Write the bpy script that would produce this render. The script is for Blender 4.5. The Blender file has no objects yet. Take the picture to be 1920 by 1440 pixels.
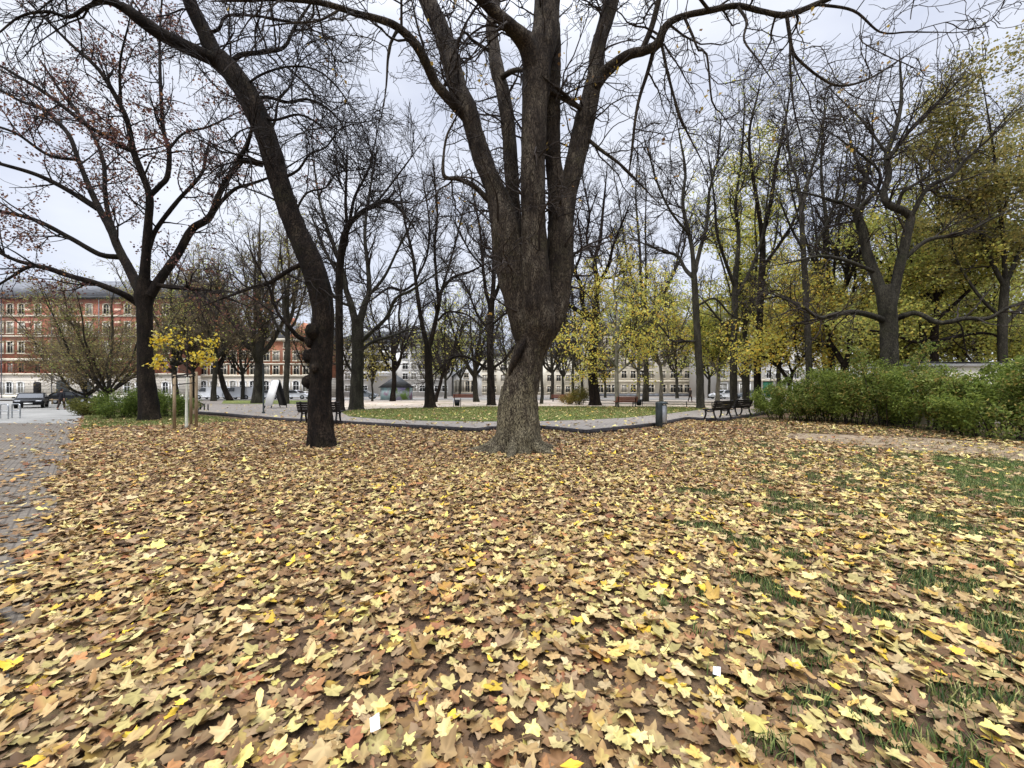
import bpy, math, random
import numpy as np
from math import radians as R_, sin, cos, pi

sc = bpy.context.scene
COL = sc.collection
# ------------------------------------------------------------------ camera
F = 722.0; HZ = 732.0; CH = 1.55            # focal length and horizon row of the photo in its own pixels, eye height
cam_d = bpy.data.cameras.new("camera"); cam = bpy.data.objects.new("camera", cam_d); COL.objects.link(cam)
cam_d.sensor_fit = 'HORIZONTAL'; cam_d.sensor_width = 36.0
cam_d.lens = 36.0 * F / 1920.0
cam_d.shift_y = (HZ - 720.0) / 1920.0
cam_d.clip_start = 0.05; cam_d.clip_end = 3000
cam.location = (0, 0, CH); cam.rotation_euler = (R_(90), 0, 0)
sc.camera = cam
# ------------------------------------------------------------------ sky, sun, exposure
SUN_EL, SUN_AZ = 58.0, 205.0                 # azimuth clockwise from +Y
w = bpy.data.worlds.new("World"); sc.world = w; w.use_nodes = True
nt = w.node_tree; nt.nodes.clear(); N = nt.nodes.new; LK = nt.links.new
out = N('ShaderNodeOutputWorld'); addsh = N('ShaderNodeMixShader')
sky = N('ShaderNodeTexSky'); sky.sky_type = 'NISHITA'; sky.sun_disc = False
sky.sun_elevation = R_(SUN_EL); sky.sun_rotation = R_(SUN_AZ)
bg1 = N('ShaderNodeBackground'); bg1.inputs['Strength'].default_value = 0.1; LK(sky.outputs[0], bg1.inputs[0])
tc = N('ShaderNodeTexCoord'); mp = N('ShaderNodeMapping'); mp.inputs['Scale'].default_value = (1, 1, 2.2)
LK(tc.outputs['Generated'], mp.inputs[0])
nz = N('ShaderNodeTexNoise'); nz.inputs['Scale'].default_value = 2.6; nz.inputs['Detail'].default_value = 5
nz.inputs['Roughness'].default_value = 0.5; LK(mp.outputs[0], nz.inputs['Vector'])
rp = N('ShaderNodeValToRGB'); rp.color_ramp.elements[0].position = 0.36; rp.color_ramp.elements[1].position = 0.62
rp.color_ramp.elements[0].color = (0.60, 0.64, 0.76, 1); rp.color_ramp.elements[1].color = (0.79, 0.82, 0.90, 1)
LK(nz.outputs['Fac'], rp.inputs[0])
sx = N('ShaderNodeSeparateXYZ'); LK(tc.outputs['Generated'], sx.inputs[0])
mr = N('ShaderNodeMapRange'); mr.inputs['From Min'].default_value = 0.66; mr.inputs['From Max'].default_value = 1.0
mr.inputs['To Min'].default_value = 1.0; mr.inputs['To Max'].default_value = 6.0; mr.interpolation_type = 'SMOOTHSTEP'
LK(sx.outputs['Z'], mr.inputs['Value'])
bg2 = N('ShaderNodeBackground'); LK(rp.outputs[0], bg2.inputs[0]); LK(mr.outputs[0], bg2.inputs['Strength'])
addsh.inputs[0].default_value = 0.88
LK(bg1.outputs[0], addsh.inputs[1]); LK(bg2.outputs[0], addsh.inputs[2]); LK(addsh.outputs[0], out.inputs[0])
sl = bpy.data.lights.new("sun", 'SUN'); sl.energy = 1.5; sl.angle = R_(16); sl.color = (1, 0.95, 0.88)
so = bpy.data.objects.new("sun", sl); COL.objects.link(so)
so.rotation_euler = (R_(90 - SUN_EL), 0, R_(180 - SUN_AZ))
sc.view_settings.view_transform = 'Standard'; sc.view_settings.look = 'None'
sc.view_settings.exposure = 0.38; sc.view_settings.gamma = 1.0
cy = sc.cycles
cy.max_bounces = 5; cy.diffuse_bounces = 3; cy.glossy_bounces = 2; cy.transmission_bounces = 3; cy.transparent_max_bounces = 4

# ------------------------------------------------------------------ helpers
rng = np.random.default_rng(7)
def PG(px, py, z=0.0):                       # photo pixel on a horizontal plane -> world
    Y = (CH - z) * F / (py - HZ); return np.array([(px - 960) * Y / F, Y, z])
def AT(px, py, Y):
    return np.array([(px - 960) * Y / F, Y, CH + (HZ - py) * Y / F])
def vnoise(P, s=1.0, seed=0):                # smooth value noise, -1..1
    P = np.asarray(P, float) * s + 137.3 + seed * 17.7
    i = np.floor(P).astype(np.int64); f = P - i; f = f * f * (3 - 2 * f)
    def h(a, b, c):
        n = (a * 73856093) ^ (b * 19349663) ^ (c * 83492791)
        n = (n ^ (n >> 13)) * 1274126177 & 0x7fffffff
        return (n % 100003) / 50001.5 - 1
    r = 0
    for dx in (0, 1):
        for dy in (0, 1):
            for dz in (0, 1):
                wgt = (f[..., 0] if dx else 1 - f[..., 0]) * (f[..., 1] if dy else 1 - f[..., 1]) * (f[..., 2] if dz else 1 - f[..., 2])
                r = r + wgt * h(i[..., 0] + dx, i[..., 1] + dy, i[..., 2] + dz)
    return r
def n2(X, Y, s, seed=0): return vnoise(np.stack([X, Y, np.zeros_like(X)], -1), s, seed)
def inpoly(X, Y, poly):
    ins = np.zeros(X.shape, bool); n = len(poly)
    for a in range(n):
        x0, y0 = poly[a][:2]; x1, y1 = poly[(a + 1) % n][:2]
        if y0 == y1: continue
        c = ((y0 > Y) != (y1 > Y)) & (X < (x1 - x0) * (Y - y0) / (y1 - y0) + x0)
        ins ^= c
    return ins
def mesh_np(name, V, faces, col=None, smooth=True):
    """faces: list of int arrays (k,3) / (k,4)"""
    me = bpy.data.meshes.new(name)
    V = np.ascontiguousarray(V, np.float32)
    faces = [np.asarray(f, np.int32) for f in faces if len(f)]
    lv = np.concatenate([f.ravel() for f in faces]) if faces else np.zeros(0, np.int32)
    tot = np.concatenate([np.full(len(f), f.shape[1], np.int32) for f in faces]) if faces else np.zeros(0, np.int32)
    st = np.concatenate([[0], np.cumsum(tot)[:-1]]).astype(np.int32) if len(tot) else tot
    me.vertices.add(len(V)); me.vertices.foreach_set('co', V.ravel())
    me.loops.add(len(lv)); me.loops.foreach_set('vertex_index', lv)
    me.polygons.add(len(tot)); me.polygons.foreach_set('loop_start', st)
    me.update(calc_edges=True)
    if smooth: me.polygons.foreach_set('use_smooth', np.ones(len(tot), bool))
    if col is not None:
        a = me.color_attributes.new('Col', 'FLOAT_COLOR', 'POINT')
        c = np.ones((len(V), 4), np.float32); c[:, :3] = col
        a.data.foreach_set('color', c.ravel())
    me.validate()
    return me
class MB:
    def __init__(s): s.V = []; s.Q = []; s.T = []; s.C = []; s.n = 0; s.G = []
    def add(s, V, Q=None, T=None, C=None):
        V = np.asarray(V, float).reshape(-1, 3)
        if Q is not None and len(Q): s.Q.append(np.asarray(Q) + s.n)
        if T is not None and len(T): s.T.append(np.asarray(T) + s.n)
        if C is not None: s.C.append(np.broadcast_to(C, V.shape))
        s.V.append(V); s.n += len(V); return s
    def box(s, c, d, rz=0.0, rx=0.0, ry=0.0):
        u = np.array([[x, y, z] for z in (-.5, .5) for y in (-.5, .5) for x in (-.5, .5)]) * np.array(d)
        if rx: u = u @ np.array([[1, 0, 0], [0, cos(rx), sin(rx)], [0, -sin(rx), cos(rx)]])
        if ry: u = u @ np.array([[cos(ry), 0, -sin(ry)], [0, 1, 0], [sin(ry), 0, cos(ry)]])
        if rz: u = u @ np.array([[cos(rz), sin(rz), 0], [-sin(rz), cos(rz), 0], [0, 0, 1]])
        return s.add(u + np.array(c), [[0, 2, 3, 1], [4, 5, 7, 6], [0, 1, 5, 4], [2, 6, 7, 3], [0, 4, 6, 2], [1, 3, 7, 5]])
    def tube(s, P, r, n=8, caps=True):
        P = np.asarray(P, float); r = np.broadcast_to(np.asarray(r, float), (len(P),))
        V, Q = tubes(P[None], r[None], n); k = len(V); T = []
        if caps:
            V = np.vstack([V, P[0], P[-1]])
            for a in range(n):
                b = (a + 1) % n; T += [[k, b, a], [k + 1, (len(P) - 1) * n + a, (len(P) - 1) * n + b]]
        return s.add(V, Q, T)
    def lathe(s, prof, c=(0, 0, 0), n=20):
        P = np.array([[c[0], c[1], c[2] + z] for r, z in prof]); th = np.arange(n) * 2 * pi / n
        V = np.concatenate([[[c[0] + r * cos(t), c[1] + r * sin(t), c[2] + z] for t in th] for r, z in prof]); Q = []
        for i in range(len(prof) - 1):
            for a in range(n):
                b = (a + 1) % n; Q.append([i * n + a, i * n + b, (i + 1) * n + b, (i + 1) * n + a])
        return s.add(V, Q)
    def prism(s, poly, axis='z', lo=0.0, hi=1.0):      # polygon extruded, fan-capped around its centroid
        p = np.asarray(poly, float); k = len(p); V = []
        for t in (lo, hi):
            for q in p: V.append({'z': (q[0], q[1], t), 'y': (q[0], t, q[1]), 'x': (t, q[0], q[1])}[axis])
        cc = p.mean(0)
        for t in (lo, hi): V.append({'z': (cc[0], cc[1], t), 'y': (cc[0], t, cc[1]), 'x': (t, cc[0], cc[1])}[axis])
        Q = [[a, (a + 1) % k, k + (a + 1) % k, k + a] for a in range(k)]; T = []
        for a in range(k): T += [[2 * k, (a + 1) % k, a], [2 * k + 1, k + a, k + (a + 1) % k]]
        return s.add(V, Q, T)
    def mesh(s, name, smooth=False):
        V = np.concatenate(s.V); fs = []
        if s.Q: fs.append(np.concatenate(s.Q))
        if s.T: fs.append(np.concatenate(s.T))
        return mesh_np(name, V, fs, np.concatenate(s.C) if s.C else None, smooth)
    def build(s, name, m, parent=None, smooth=False, bevel=0):
        o = obj(name, s.mesh(name, smooth), m, parent)
        if bevel:
            b = o.modifiers.new('bevel', 'BEVEL'); b.width = bevel; b.segments = 2; b.limit_method = 'ANGLE'
        return o
def obj(name, me, m=None, parent=None):
    if m is not None and not len(me.materials): me.materials.append(m)
    o = bpy.data.objects.new(name, me); COL.objects.link(o)
    if parent is not None: o.parent = parent
    return o
def tag(o, label, cat, group=None, kind=None):
    if label: o['label'] = label
    if cat: o['category'] = cat
    if group: o['group'] = group
    if kind: o['kind'] = kind
    return o
def thing(name, label, cat, loc=(0, 0, 0), rz=0.0, group=None):
    o = bpy.data.objects.new(name, None); COL.objects.link(o); o.empty_display_size = 0.2
    o.location = loc; o.rotation_euler = (0, 0, rz); return tag(o, label, cat, group)
def dup(root, loc, rz=0.0, label=None, scale=1.0):
    r = root.copy(); COL.objects.link(r); r.location = loc; r.rotation_euler = (0, 0, rz); r.scale = (scale,) * 3
    if label: r['label'] = label
    for ch in list(root.children):
        c = ch.copy(); COL.objects.link(c); c.parent = r
        for g in ch.children:
            d = g.copy(); COL.objects.link(d); d.parent = c
    return r
def struct(name, mb_or_me, m):
    o = mb_or_me.build(name, m) if isinstance(mb_or_me, MB) else obj(name, mb_or_me, m)
    o['kind'] = 'structure'; return o
def srgb(r, g, b):
    f = lambda c: (c / 255 / 12.92) if c <= 10 else ((c / 255 + 0.055) / 1.055) ** 2.4
    return np.array([f(r), f(g), f(b)])

# ------------------------------------------------------------------ materials
def mat(name, c1, c2=None, scale=6.0, rough=0.8, stretch=(1, 1, 1), bump=0.0, bscale=None, metal=0.0, detail=5, lo=0.35, hi=0.65, c3=None, s3=0.5, spec=0.3):
    m = bpy.data.materials.new(name); m.use_nodes = True; t = m.node_tree; b = t.nodes['Principled BSDF']
    b.inputs['Roughness'].default_value = rough; b.inputs['Metallic'].default_value = metal
    b.inputs['Specular IOR Level'].default_value = spec
    c2 = c1 if c2 is None else c2
    tcn = t.nodes.new('ShaderNodeTexCoord'); mpn = t.nodes.new('ShaderNodeMapping'); mpn.inputs['Scale'].default_value = stretch
    t.links.new(tcn.outputs['Object'], mpn.inputs[0])
    nn = t.nodes.new('ShaderNodeTexNoise'); nn.inputs['Scale'].default_value = scale; nn.inputs['Detail'].default_value = detail
    t.links.new(mpn.outputs[0], nn.inputs['Vector'])
    rr = t.nodes.new('ShaderNodeValToRGB'); rr.color_ramp.elements[0].position = lo; rr.color_ramp.elements[1].position = hi
    rr.color_ramp.elements[0].color = (*c1, 1); rr.color_ramp.elements[1].color = (*c2, 1)
    t.links.new(nn.outputs['Fac'], rr.inputs[0]); last = rr.outputs[0]
    if c3 is not None:
        n3 = t.nodes.new('ShaderNodeTexNoise'); n3.inputs['Scale'].default_value = s3; n3.inputs['Detail'].default_value = 6
        t.links.new(tcn.outputs['Object'], n3.inputs['Vector'])
        r3 = t.nodes.new('ShaderNodeValToRGB'); r3.color_ramp.elements[0].position = 0.48; r3.color_ramp.elements[1].position = 0.62
        t.links.new(n3.outputs['Fac'], r3.inputs[0])
        mx = t.nodes.new('ShaderNodeMix'); mx.data_type = 'RGBA'; mx.inputs['B'].default_value = (*c3, 1)
        t.links.new(r3.outputs[0], mx.inputs['Factor']); t.links.new(last, mx.inputs['A']); last = mx.outputs['Result']
    t.links.new(last, b.inputs['Base Color'])
    if bump:
        n4 = t.nodes.new('ShaderNodeTexNoise'); n4.inputs['Scale'].default_value = bscale or scale * 2; n4.inputs['Detail'].default_value = 6
        n4.inputs['Roughness'].default_value = 0.65; t.links.new(mpn.outputs[0], n4.inputs['Vector'])
        bp = t.nodes.new('ShaderNodeBump'); bp.inputs['Strength'].default_value = min(1, bump); bp.inputs['Distance'].default_value = 0.04 * max(1, bump)
        t.links.new(n4.outputs['Fac'], bp.inputs['Height']); t.links.new(bp.outputs[0], b.inputs['Normal'])
    return m
def barkmat(name, dark, mid, pale, moss, pale_low=None):
    m = bpy.data.materials.new(name); m.use_nodes = True; t = m.node_tree; b = t.nodes['Principled BSDF']; A = t.nodes.new; L = t.links.new
    b.inputs['Roughness'].default_value = 0.95; b.inputs['Specular IOR Level'].default_value = 0.15
    tcn = A('ShaderNodeTexCoord'); mpn = A('ShaderNodeMapping'); mpn.inputs['Scale'].default_value = (1, 1, 0.3); L(tcn.outputs['Object'], mpn.inputs[0])
    wn = A('ShaderNodeTexNoise'); wn.inputs['Scale'].default_value = 9; wn.inputs['Detail'].default_value = 3; L(mpn.outputs[0], wn.inputs['Vector'])
    wm = A('ShaderNodeMix'); wm.data_type = 'RGBA'; wm.blend_type = 'LINEAR_LIGHT'; wm.inputs['Factor'].default_value = 0.12; L(mpn.outputs[0], wm.inputs['A']); L(wn.outputs['Color'], wm.inputs['B'])
    vo = A('ShaderNodeTexVoronoi'); vo.feature = 'DISTANCE_TO_EDGE'; vo.inputs['Scale'].default_value = 24; L(wm.outputs['Result'], vo.inputs['Vector'])
    vr = A('ShaderNodeMapRange'); vr.inputs['From Max'].default_value = 0.14; L(vo.outputs['Distance'], vr.inputs['Value'])
    fn = A('ShaderNodeTexNoise'); fn.inputs['Scale'].default_value = 30; fn.inputs['Detail'].default_value = 7; fn.inputs['Roughness'].default_value = 0.7; L(mpn.outputs[0], fn.inputs['Vector'])
    bn = A('ShaderNodeTexNoise'); bn.inputs['Scale'].default_value = 3.2; bn.inputs['Detail'].default_value = 8; bn.inputs['Roughness'].default_value = 0.68; L(mpn.outputs[0], bn.inputs['Vector'])
    r1 = A('ShaderNodeValToRGB'); r1.color_ramp.elements[0].position = 0.34; r1.color_ramp.elements[1].position = 0.72
    r1.color_ramp.elements[0].color = (*dark, 1); r1.color_ramp.elements[1].color = (*pale, 1); e = r1.color_ramp.elements.new(0.52); e.color = (*mid, 1); L(bn.outputs['Fac'], r1.inputs[0])
    mo = A('ShaderNodeTexNoise'); mo.inputs['Scale'].default_value = 1.1; mo.inputs['Detail'].default_value = 9; mo.inputs['Roughness'].default_value = 0.7; L(tcn.outputs['Object'], mo.inputs['Vector'])
    mrp = A('ShaderNodeMapRange'); mrp.inputs['From Min'].default_value = 0.52; mrp.inputs['From Max'].default_value = 0.68; mrp.inputs['To Max'].default_value = 0.8; L(mo.outputs['Fac'], mrp.inputs['Value'])
    m1 = A('ShaderNodeMix'); m1.data_type = 'RGBA'; m1.inputs['B'].default_value = (*moss, 1); L(mrp.outputs[0], m1.inputs['Factor']); L(r1.outputs[0], m1.inputs['A'])
    if pale_low is not None:                                # paler patches mixed in, denser towards the foot of the trunk
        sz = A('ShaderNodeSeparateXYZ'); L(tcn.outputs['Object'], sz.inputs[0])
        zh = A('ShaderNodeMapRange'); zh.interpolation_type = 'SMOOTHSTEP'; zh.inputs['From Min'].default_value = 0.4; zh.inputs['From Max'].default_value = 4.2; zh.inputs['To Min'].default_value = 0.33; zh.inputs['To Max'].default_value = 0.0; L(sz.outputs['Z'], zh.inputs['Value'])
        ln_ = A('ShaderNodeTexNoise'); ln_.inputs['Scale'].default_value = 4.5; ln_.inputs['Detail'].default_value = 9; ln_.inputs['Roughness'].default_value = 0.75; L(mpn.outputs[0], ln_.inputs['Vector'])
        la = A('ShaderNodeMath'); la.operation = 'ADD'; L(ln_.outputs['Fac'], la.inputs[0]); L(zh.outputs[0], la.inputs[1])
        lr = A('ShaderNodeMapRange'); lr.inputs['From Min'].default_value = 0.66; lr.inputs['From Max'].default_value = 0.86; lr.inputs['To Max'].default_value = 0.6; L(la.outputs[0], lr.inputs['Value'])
        ml = A('ShaderNodeMix'); ml.data_type = 'RGBA'; ml.inputs['B'].default_value = (*pale_low, 1); L(lr.outputs[0], ml.inputs['Factor']); L(m1.outputs['Result'], ml.inputs['A']); m1 = ml
    # fissures between the bark plates are dark bark, and the fine grain varies the plate colour
    fr = A('ShaderNodeMapRange'); fr.inputs['From Min'].default_value = 0.3; fr.inputs['From Max'].default_value = 0.7; fr.inputs['To Min'].default_value = 0.72; fr.inputs['To Max'].default_value = 1.2; L(fn.outputs['Fac'], fr.inputs['Value'])
    m2 = A('ShaderNodeMix'); m2.data_type = 'RGBA'; m2.blend_type = 'MULTIPLY'; m2.inputs['Factor'].default_value = 1; L(m1.outputs['Result'], m2.inputs['A']); L(fr.outputs[0], m2.inputs['B'])
    m3 = A('ShaderNodeMix'); m3.data_type = 'RGBA'; m3.inputs['A'].default_value = (*(dark * 1.1), 1); L(vr.outputs[0], m3.inputs['Factor']); L(m2.outputs['Result'], m3.inputs['B']); L(m3.outputs['Result'], b.inputs['Base Color'])
    ad = A('ShaderNodeMath'); ad.operation = 'MULTIPLY_ADD'; ad.inputs[1].default_value = 0.6; L(fn.outputs['Fac'], ad.inputs[0]); L(vr.outputs[0], ad.inputs[2])
    bp = A('ShaderNodeBump'); bp.inputs['Strength'].default_value = 0.9; bp.inputs['Distance'].default_value = 0.025; L(ad.outputs[0], bp.inputs['Height']); L(bp.outputs[0], b.inputs['Normal'])
    return m
def leafmat(name, trans=0.3, rough=0.6, spec=0.25):
    m = bpy.data.materials.new(name); m.use_nodes = True; t = m.node_tree; b = t.nodes['Principled BSDF']
    b.inputs['Roughness'].default_value = rough; b.inputs['Specular IOR Level'].default_value = spec
    a = t.nodes.new('ShaderNodeAttribute'); a.attribute_name = 'Col'; t.links.new(a.outputs['Color'], b.inputs['Base Color'])
    if trans:
        tr = t.nodes.new('ShaderNodeBsdfTranslucent'); mx = t.nodes.new('ShaderNodeMixShader'); mx.inputs[0].default_value = trans
        t.links.new(a.outputs['Color'], tr.inputs['Color']); t.links.new(b.outputs[0], mx.inputs[1]); t.links.new(tr.outputs[0], mx.inputs[2])
        t.links.new(mx.outputs[0], t.nodes['Material Output'].inputs['Surface'])
    return m
def stripemat(name, c1, c2, period, duty, rough=0.8):       # horizontal courses along local Z
    m = mat(name, c1, c1 * 0.85 if isinstance(c1, np.ndarray) else c1, 3.0, rough); t = m.node_tree; b = t.nodes['Principled BSDF']
    src = b.inputs['Base Color'].links[0].from_socket
    tcn = t.nodes.new('ShaderNodeTexCoord'); s3 = t.nodes.new('ShaderNodeSeparateXYZ'); t.links.new(tcn.outputs['Object'], s3.inputs[0])
    d = t.nodes.new('ShaderNodeMath'); d.operation = 'DIVIDE'; d.inputs[1].default_value = period; t.links.new(s3.outputs['Z'], d.inputs[0])
    fr = t.nodes.new('ShaderNodeMath'); fr.operation = 'FRACT'; t.links.new(d.outputs[0], fr.inputs[0])
    lt = t.nodes.new('ShaderNodeMath'); lt.operation = 'LESS_THAN'; lt.inputs[1].default_value = duty; t.links.new(fr.outputs[0], lt.inputs[0])
    mx = t.nodes.new('ShaderNodeMix'); mx.data_type = 'RGBA'; mx.inputs['B'].default_value = (*c2, 1)
    t.links.new(lt.outputs[0], mx.inputs['Factor']); t.links.new(src, mx.inputs['A']); t.links.new(mx.outputs['Result'], b.inputs['Base Color'])
    return m
def brickpave(name, c1, c2, mortar, scale, rot=0.0):
    m = mat(name, c1, c2, 1.2, 0.75, bump=0.2, bscale=30); t = m.node_tree; b = t.nodes['Principled BSDF']
    tcn = t.nodes.new('ShaderNodeTexCoord'); mpn = t.nodes.new('ShaderNodeMapping'); mpn.inputs['Rotation'].default_value = (0, 0, rot)
    t.links.new(tcn.outputs['Object'], mpn.inputs[0])
    br = t.nodes.new('ShaderNodeTexBrick'); br.inputs['Scale'].default_value = scale; br.inputs['Mortar Size'].default_value = 0.03
    br.inputs['Color1'].default_value = (*c1, 1); br.inputs['Color2'].default_value = (*c2, 1); br.inputs['Mortar'].default_value = (*mortar, 1)
    t.links.new(mpn.outputs[0], br.inputs['Vector'])
    src = b.inputs['Base Color'].links[0].from_socket
    mx = t.nodes.new('ShaderNodeMix'); mx.data_type = 'RGBA'; mx.inputs['Factor'].default_value = 0.65
    t.links.new(src, mx.inputs['A']); t.links.new(br.outputs['Color'], mx.inputs['B']); t.links.new(mx.outputs['Result'], b.inputs['Base Color'])
    return m
BK = srgb
M = dict(
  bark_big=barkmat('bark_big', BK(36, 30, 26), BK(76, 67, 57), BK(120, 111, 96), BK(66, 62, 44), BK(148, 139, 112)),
  bark_dark=barkmat('bark_dark', BK(19, 16, 14), BK(47, 39, 33), BK(76, 66, 55), BK(46, 44, 29)),
  bark_grey=barkmat('bark_grey', BK(38, 36, 32), BK(74, 70, 60), BK(96, 92, 80), BK(62, 64, 44)),
  bark_pale=mat('bark_pale', BK(96, 92, 82), BK(140, 134, 120), 5, 0.95, (1, 1, 0.4), 0.8, 12, c3=BK(78, 82, 64), s3=0.6),
  twig=mat('twig', BK(38, 32, 28), BK(58, 50, 44), 4, 0.95),
  twig_olive=mat('twig_olive', BK(78, 68, 52), BK(106, 94, 72), 4, 0.95),
  twig_dark=mat('twig_dark', BK(26, 21, 19), BK(42, 35, 31), 4, 0.95),
  leaf=leafmat('leaf', 0.5), litter=leafmat('litter', 0.12, 0.65, 0.25), grass=leafmat('grass', 0.2),
  soil=mat('soil', BK(58, 45, 34), BK(104, 82, 60), 12, 0.95, bump=1.0, bscale=22, c3=BK(100, 84, 58), s3=0.35, detail=8),
  lawn=mat('lawn', BK(80, 96, 42), BK(112, 124, 60), 2.5, 0.95, bump=1.0, bscale=50, c3=BK(124, 122, 72), s3=0.5, detail=8),
  dirt=mat('dirt', BK(118, 102, 82), BK(150, 132, 108), 3, 0.95, bump=0.4, bscale=40),
  gravel=mat('gravel', BK(176, 160, 142), BK(204, 190, 174), 1.2, 0.95, bump=0.2, bscale=40, c3=BK(160, 150, 128), s3=0.2),
  setts=brickpave('setts', BK(98, 90, 80), BK(116, 108, 96), BK(66, 60, 52), 3.2, R_(42)),
  slabs=brickpave('slabs', BK(124, 117, 109), BK(144, 136, 126), BK(98, 90, 82), 1.6, R_(20)),
  asphalt=mat('asphalt', BK(124, 123, 118), BK(148, 146, 140), 0.6, 0.9, bump=0.1, bscale=60),
  kerb=mat('kerb', BK(34, 31, 33), BK(58, 54, 54), 8, 0.8, bump=0.3),
  brick=mat('brick', BK(152, 94, 76), BK(172, 112, 90), 0.9, 0.9, (1, 1, 3), 0.2, 20, c3=BK(132, 98, 84), s3=0.3),
  brick_or=mat('brick_or', BK(164, 106, 80), BK(184, 126, 96), 0.9, 0.9, (1, 1, 3), 0.2, 20, c3=BK(158, 112, 92), s3=0.3),
  brickband=stripemat('brickband', BK(148, 92, 76), BK(222, 198, 174), 1.15, 0.28),
  rustic=stripemat('rustic', BK(212, 204, 190), BK(150, 142, 132), 0.55, 0.13),
  cream=mat('cream', BK(222, 216, 198), BK(232, 226, 210), 0.5, 0.9, c3=BK(212, 206, 188), s3=0.2),
  white=mat('white', BK(228, 227, 222), BK(238, 237, 233), 0.4, 0.85, c3=BK(220, 219, 216), s3=0.2),
  trim=mat('trim', BK(206, 196, 174), BK(222, 212, 192), 2, 0.8),
  slate=mat('slate', BK(96, 98, 102), BK(124, 126, 130), 1.2, 0.7, (1, 1, 2), 0.2, 10),
  slate_dk=mat('slate_dk', BK(52, 54, 56), BK(74, 76, 76), 1.2, 0.7, (1, 1, 2), 0.2, 10),
  glass=mat('glass', BK(26, 29, 31), BK(48, 52, 54), 0.7, 0.15, spec=0.6),
  gate=mat('gate', BK(18, 84, 62), BK(26, 98, 74), 2, 0.6),
  curtain=mat('curtain', BK(120, 118, 110), BK(176, 172, 162), 1.4, 0.25, (1, 1, .2), spec=0.6),
  door=mat('door', BK(58, 62, 62), BK(74, 78, 78), 2, 0.6),
  black=mat('black', BK(20, 20, 22), BK(30, 30, 33), 6, 0.5),
  iron=mat('iron', BK(15, 14, 15), BK(26, 24, 25), 12, 0.55, bump=0.2, bscale=40),
  plank=mat('plank', BK(17, 15, 16), BK(30, 26, 26), 5, 0.6, (1, 8, 8), 0.3, 10),
  plank_red=mat('plank_red', BK(110, 66, 54), BK(140, 90, 74), 5, 0.7, (1, 8, 8)),
  steel=mat('steel', BK(150, 154, 156), BK(188, 190, 192), 5, 0.4, metal=0.7),
  binbody=mat('binbody', BK(44, 50, 50), BK(66, 72, 72), 3, 0.45, metal=0.3),
  carblack=mat("carblack", BK(8, 9, 11), BK(13, 14, 16), 2, 0.35, spec=0.3),
  carwhite=mat('carwhite', BK(215, 217, 220), BK(226, 228, 230), 2, 0.2, spec=0.5),
  cargrey=mat('cargrey', BK(120, 126, 132), BK(140, 146, 150), 2, 0.25, metal=0.4),
  tyre=mat('tyre', BK(22, 22, 22), BK(32, 32, 32), 8, 0.9),
  lamp=mat('lamp', BK(220, 222, 225), BK(235, 236, 238), 8, 0.15),
  plate=mat('plate', BK(226, 226, 222), BK(236, 236, 232), 4, 0.5),
  red=mat('red', BK(150, 24, 24), BK(170, 36, 30), 4, 0.4),
  stake=mat('stake', BK(124, 106, 82), BK(156, 138, 110), 6, 0.85, (3, 3, 0.4), 0.4, 12),
  limewash=mat('limewash', BK(196, 198, 180), BK(222, 222, 208), 6, 0.9),
  skin=mat('skin', BK(190, 146, 122), BK(200, 156, 132), 6, 0.6),
  cloth_bk=mat('cloth_bk', BK(22, 22, 26), BK(36, 36, 42), 10, 0.9),
  cloth_gr=mat('cloth_gr', BK(58, 54, 52), BK(82, 76, 72), 10, 0.9),
  trouser=mat('trouser', BK(48, 38, 34), BK(64, 52, 46), 10, 0.9),
  hair=mat('hair', BK(40, 30, 24), BK(64, 50, 40), 20, 0.7),
  paper=mat('paper', BK(228, 230, 232), BK(244, 245, 246), 30, 0.7, bump=0.6, bscale=60),
  mural_a=mat('mural_a', BK(130, 118, 170), BK(206, 206, 226), 0.8, 0.8, c3=BK(122, 150, 80), s3=0.9),
  mural_b=mat('mural_b', BK(136, 128, 136), BK(206, 200, 204), 1.6, 0.8, (1, 1, 0.3)),
  mural_c=mat('mural_c', BK(150, 182, 184), BK(182, 200, 200), 0.8, 0.8, c3=BK(148, 120, 140), s3=0.8),
)

# ------------------------------------------------------------------ ground
PZ = 0.15
def sheet(name, poly, z, m):
    mb = MB(); p = np.asarray(poly, float)
    import mathutils
    tri = mathutils.geometry.tessellate_polygon([[mathutils.Vector((a[0], a[1], 0)) for a in p]])
    T = []
    for t in tri:
        a, b, c = [p[i] for i in t]
        cr = (b[0] - a[0]) * (c[1] - a[1]) - (b[1] - a[1]) * (c[0] - a[0])
        T.append(t if cr > 0 else t[::-1])
    mb.add(np.column_stack([p[:, 0], p[:, 1], np.full(len(p), z)]), T=T)
    return struct(name, mb, m)
sheet('ground', [(-900, -300), (900, -300), (900, 1500), (-900, 1500)], 0.0, M['soil'])
edge_px = [(366, 776), (430, 781), (520, 790), (600, 794), (650, 797), (895, 812), (925, 808), (1015, 806), (1100, 816), (1235, 800), (1290, 788), (1355, 792), (1430, 778), (1540, 769)]
EDGE = [PG(*p)[:2] for p in edge_px]
PLAZA = EDGE + [np.array([70, 52.]), np.array([110, 62.]), np.array([110, 200.]), np.array([-110, 200.]), np.array([-110, 62.]), np.array([-46, 56.]), np.array([-32, 40.])]
sheet('plaza', PLAZA, PZ, M['slabs'])
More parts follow.
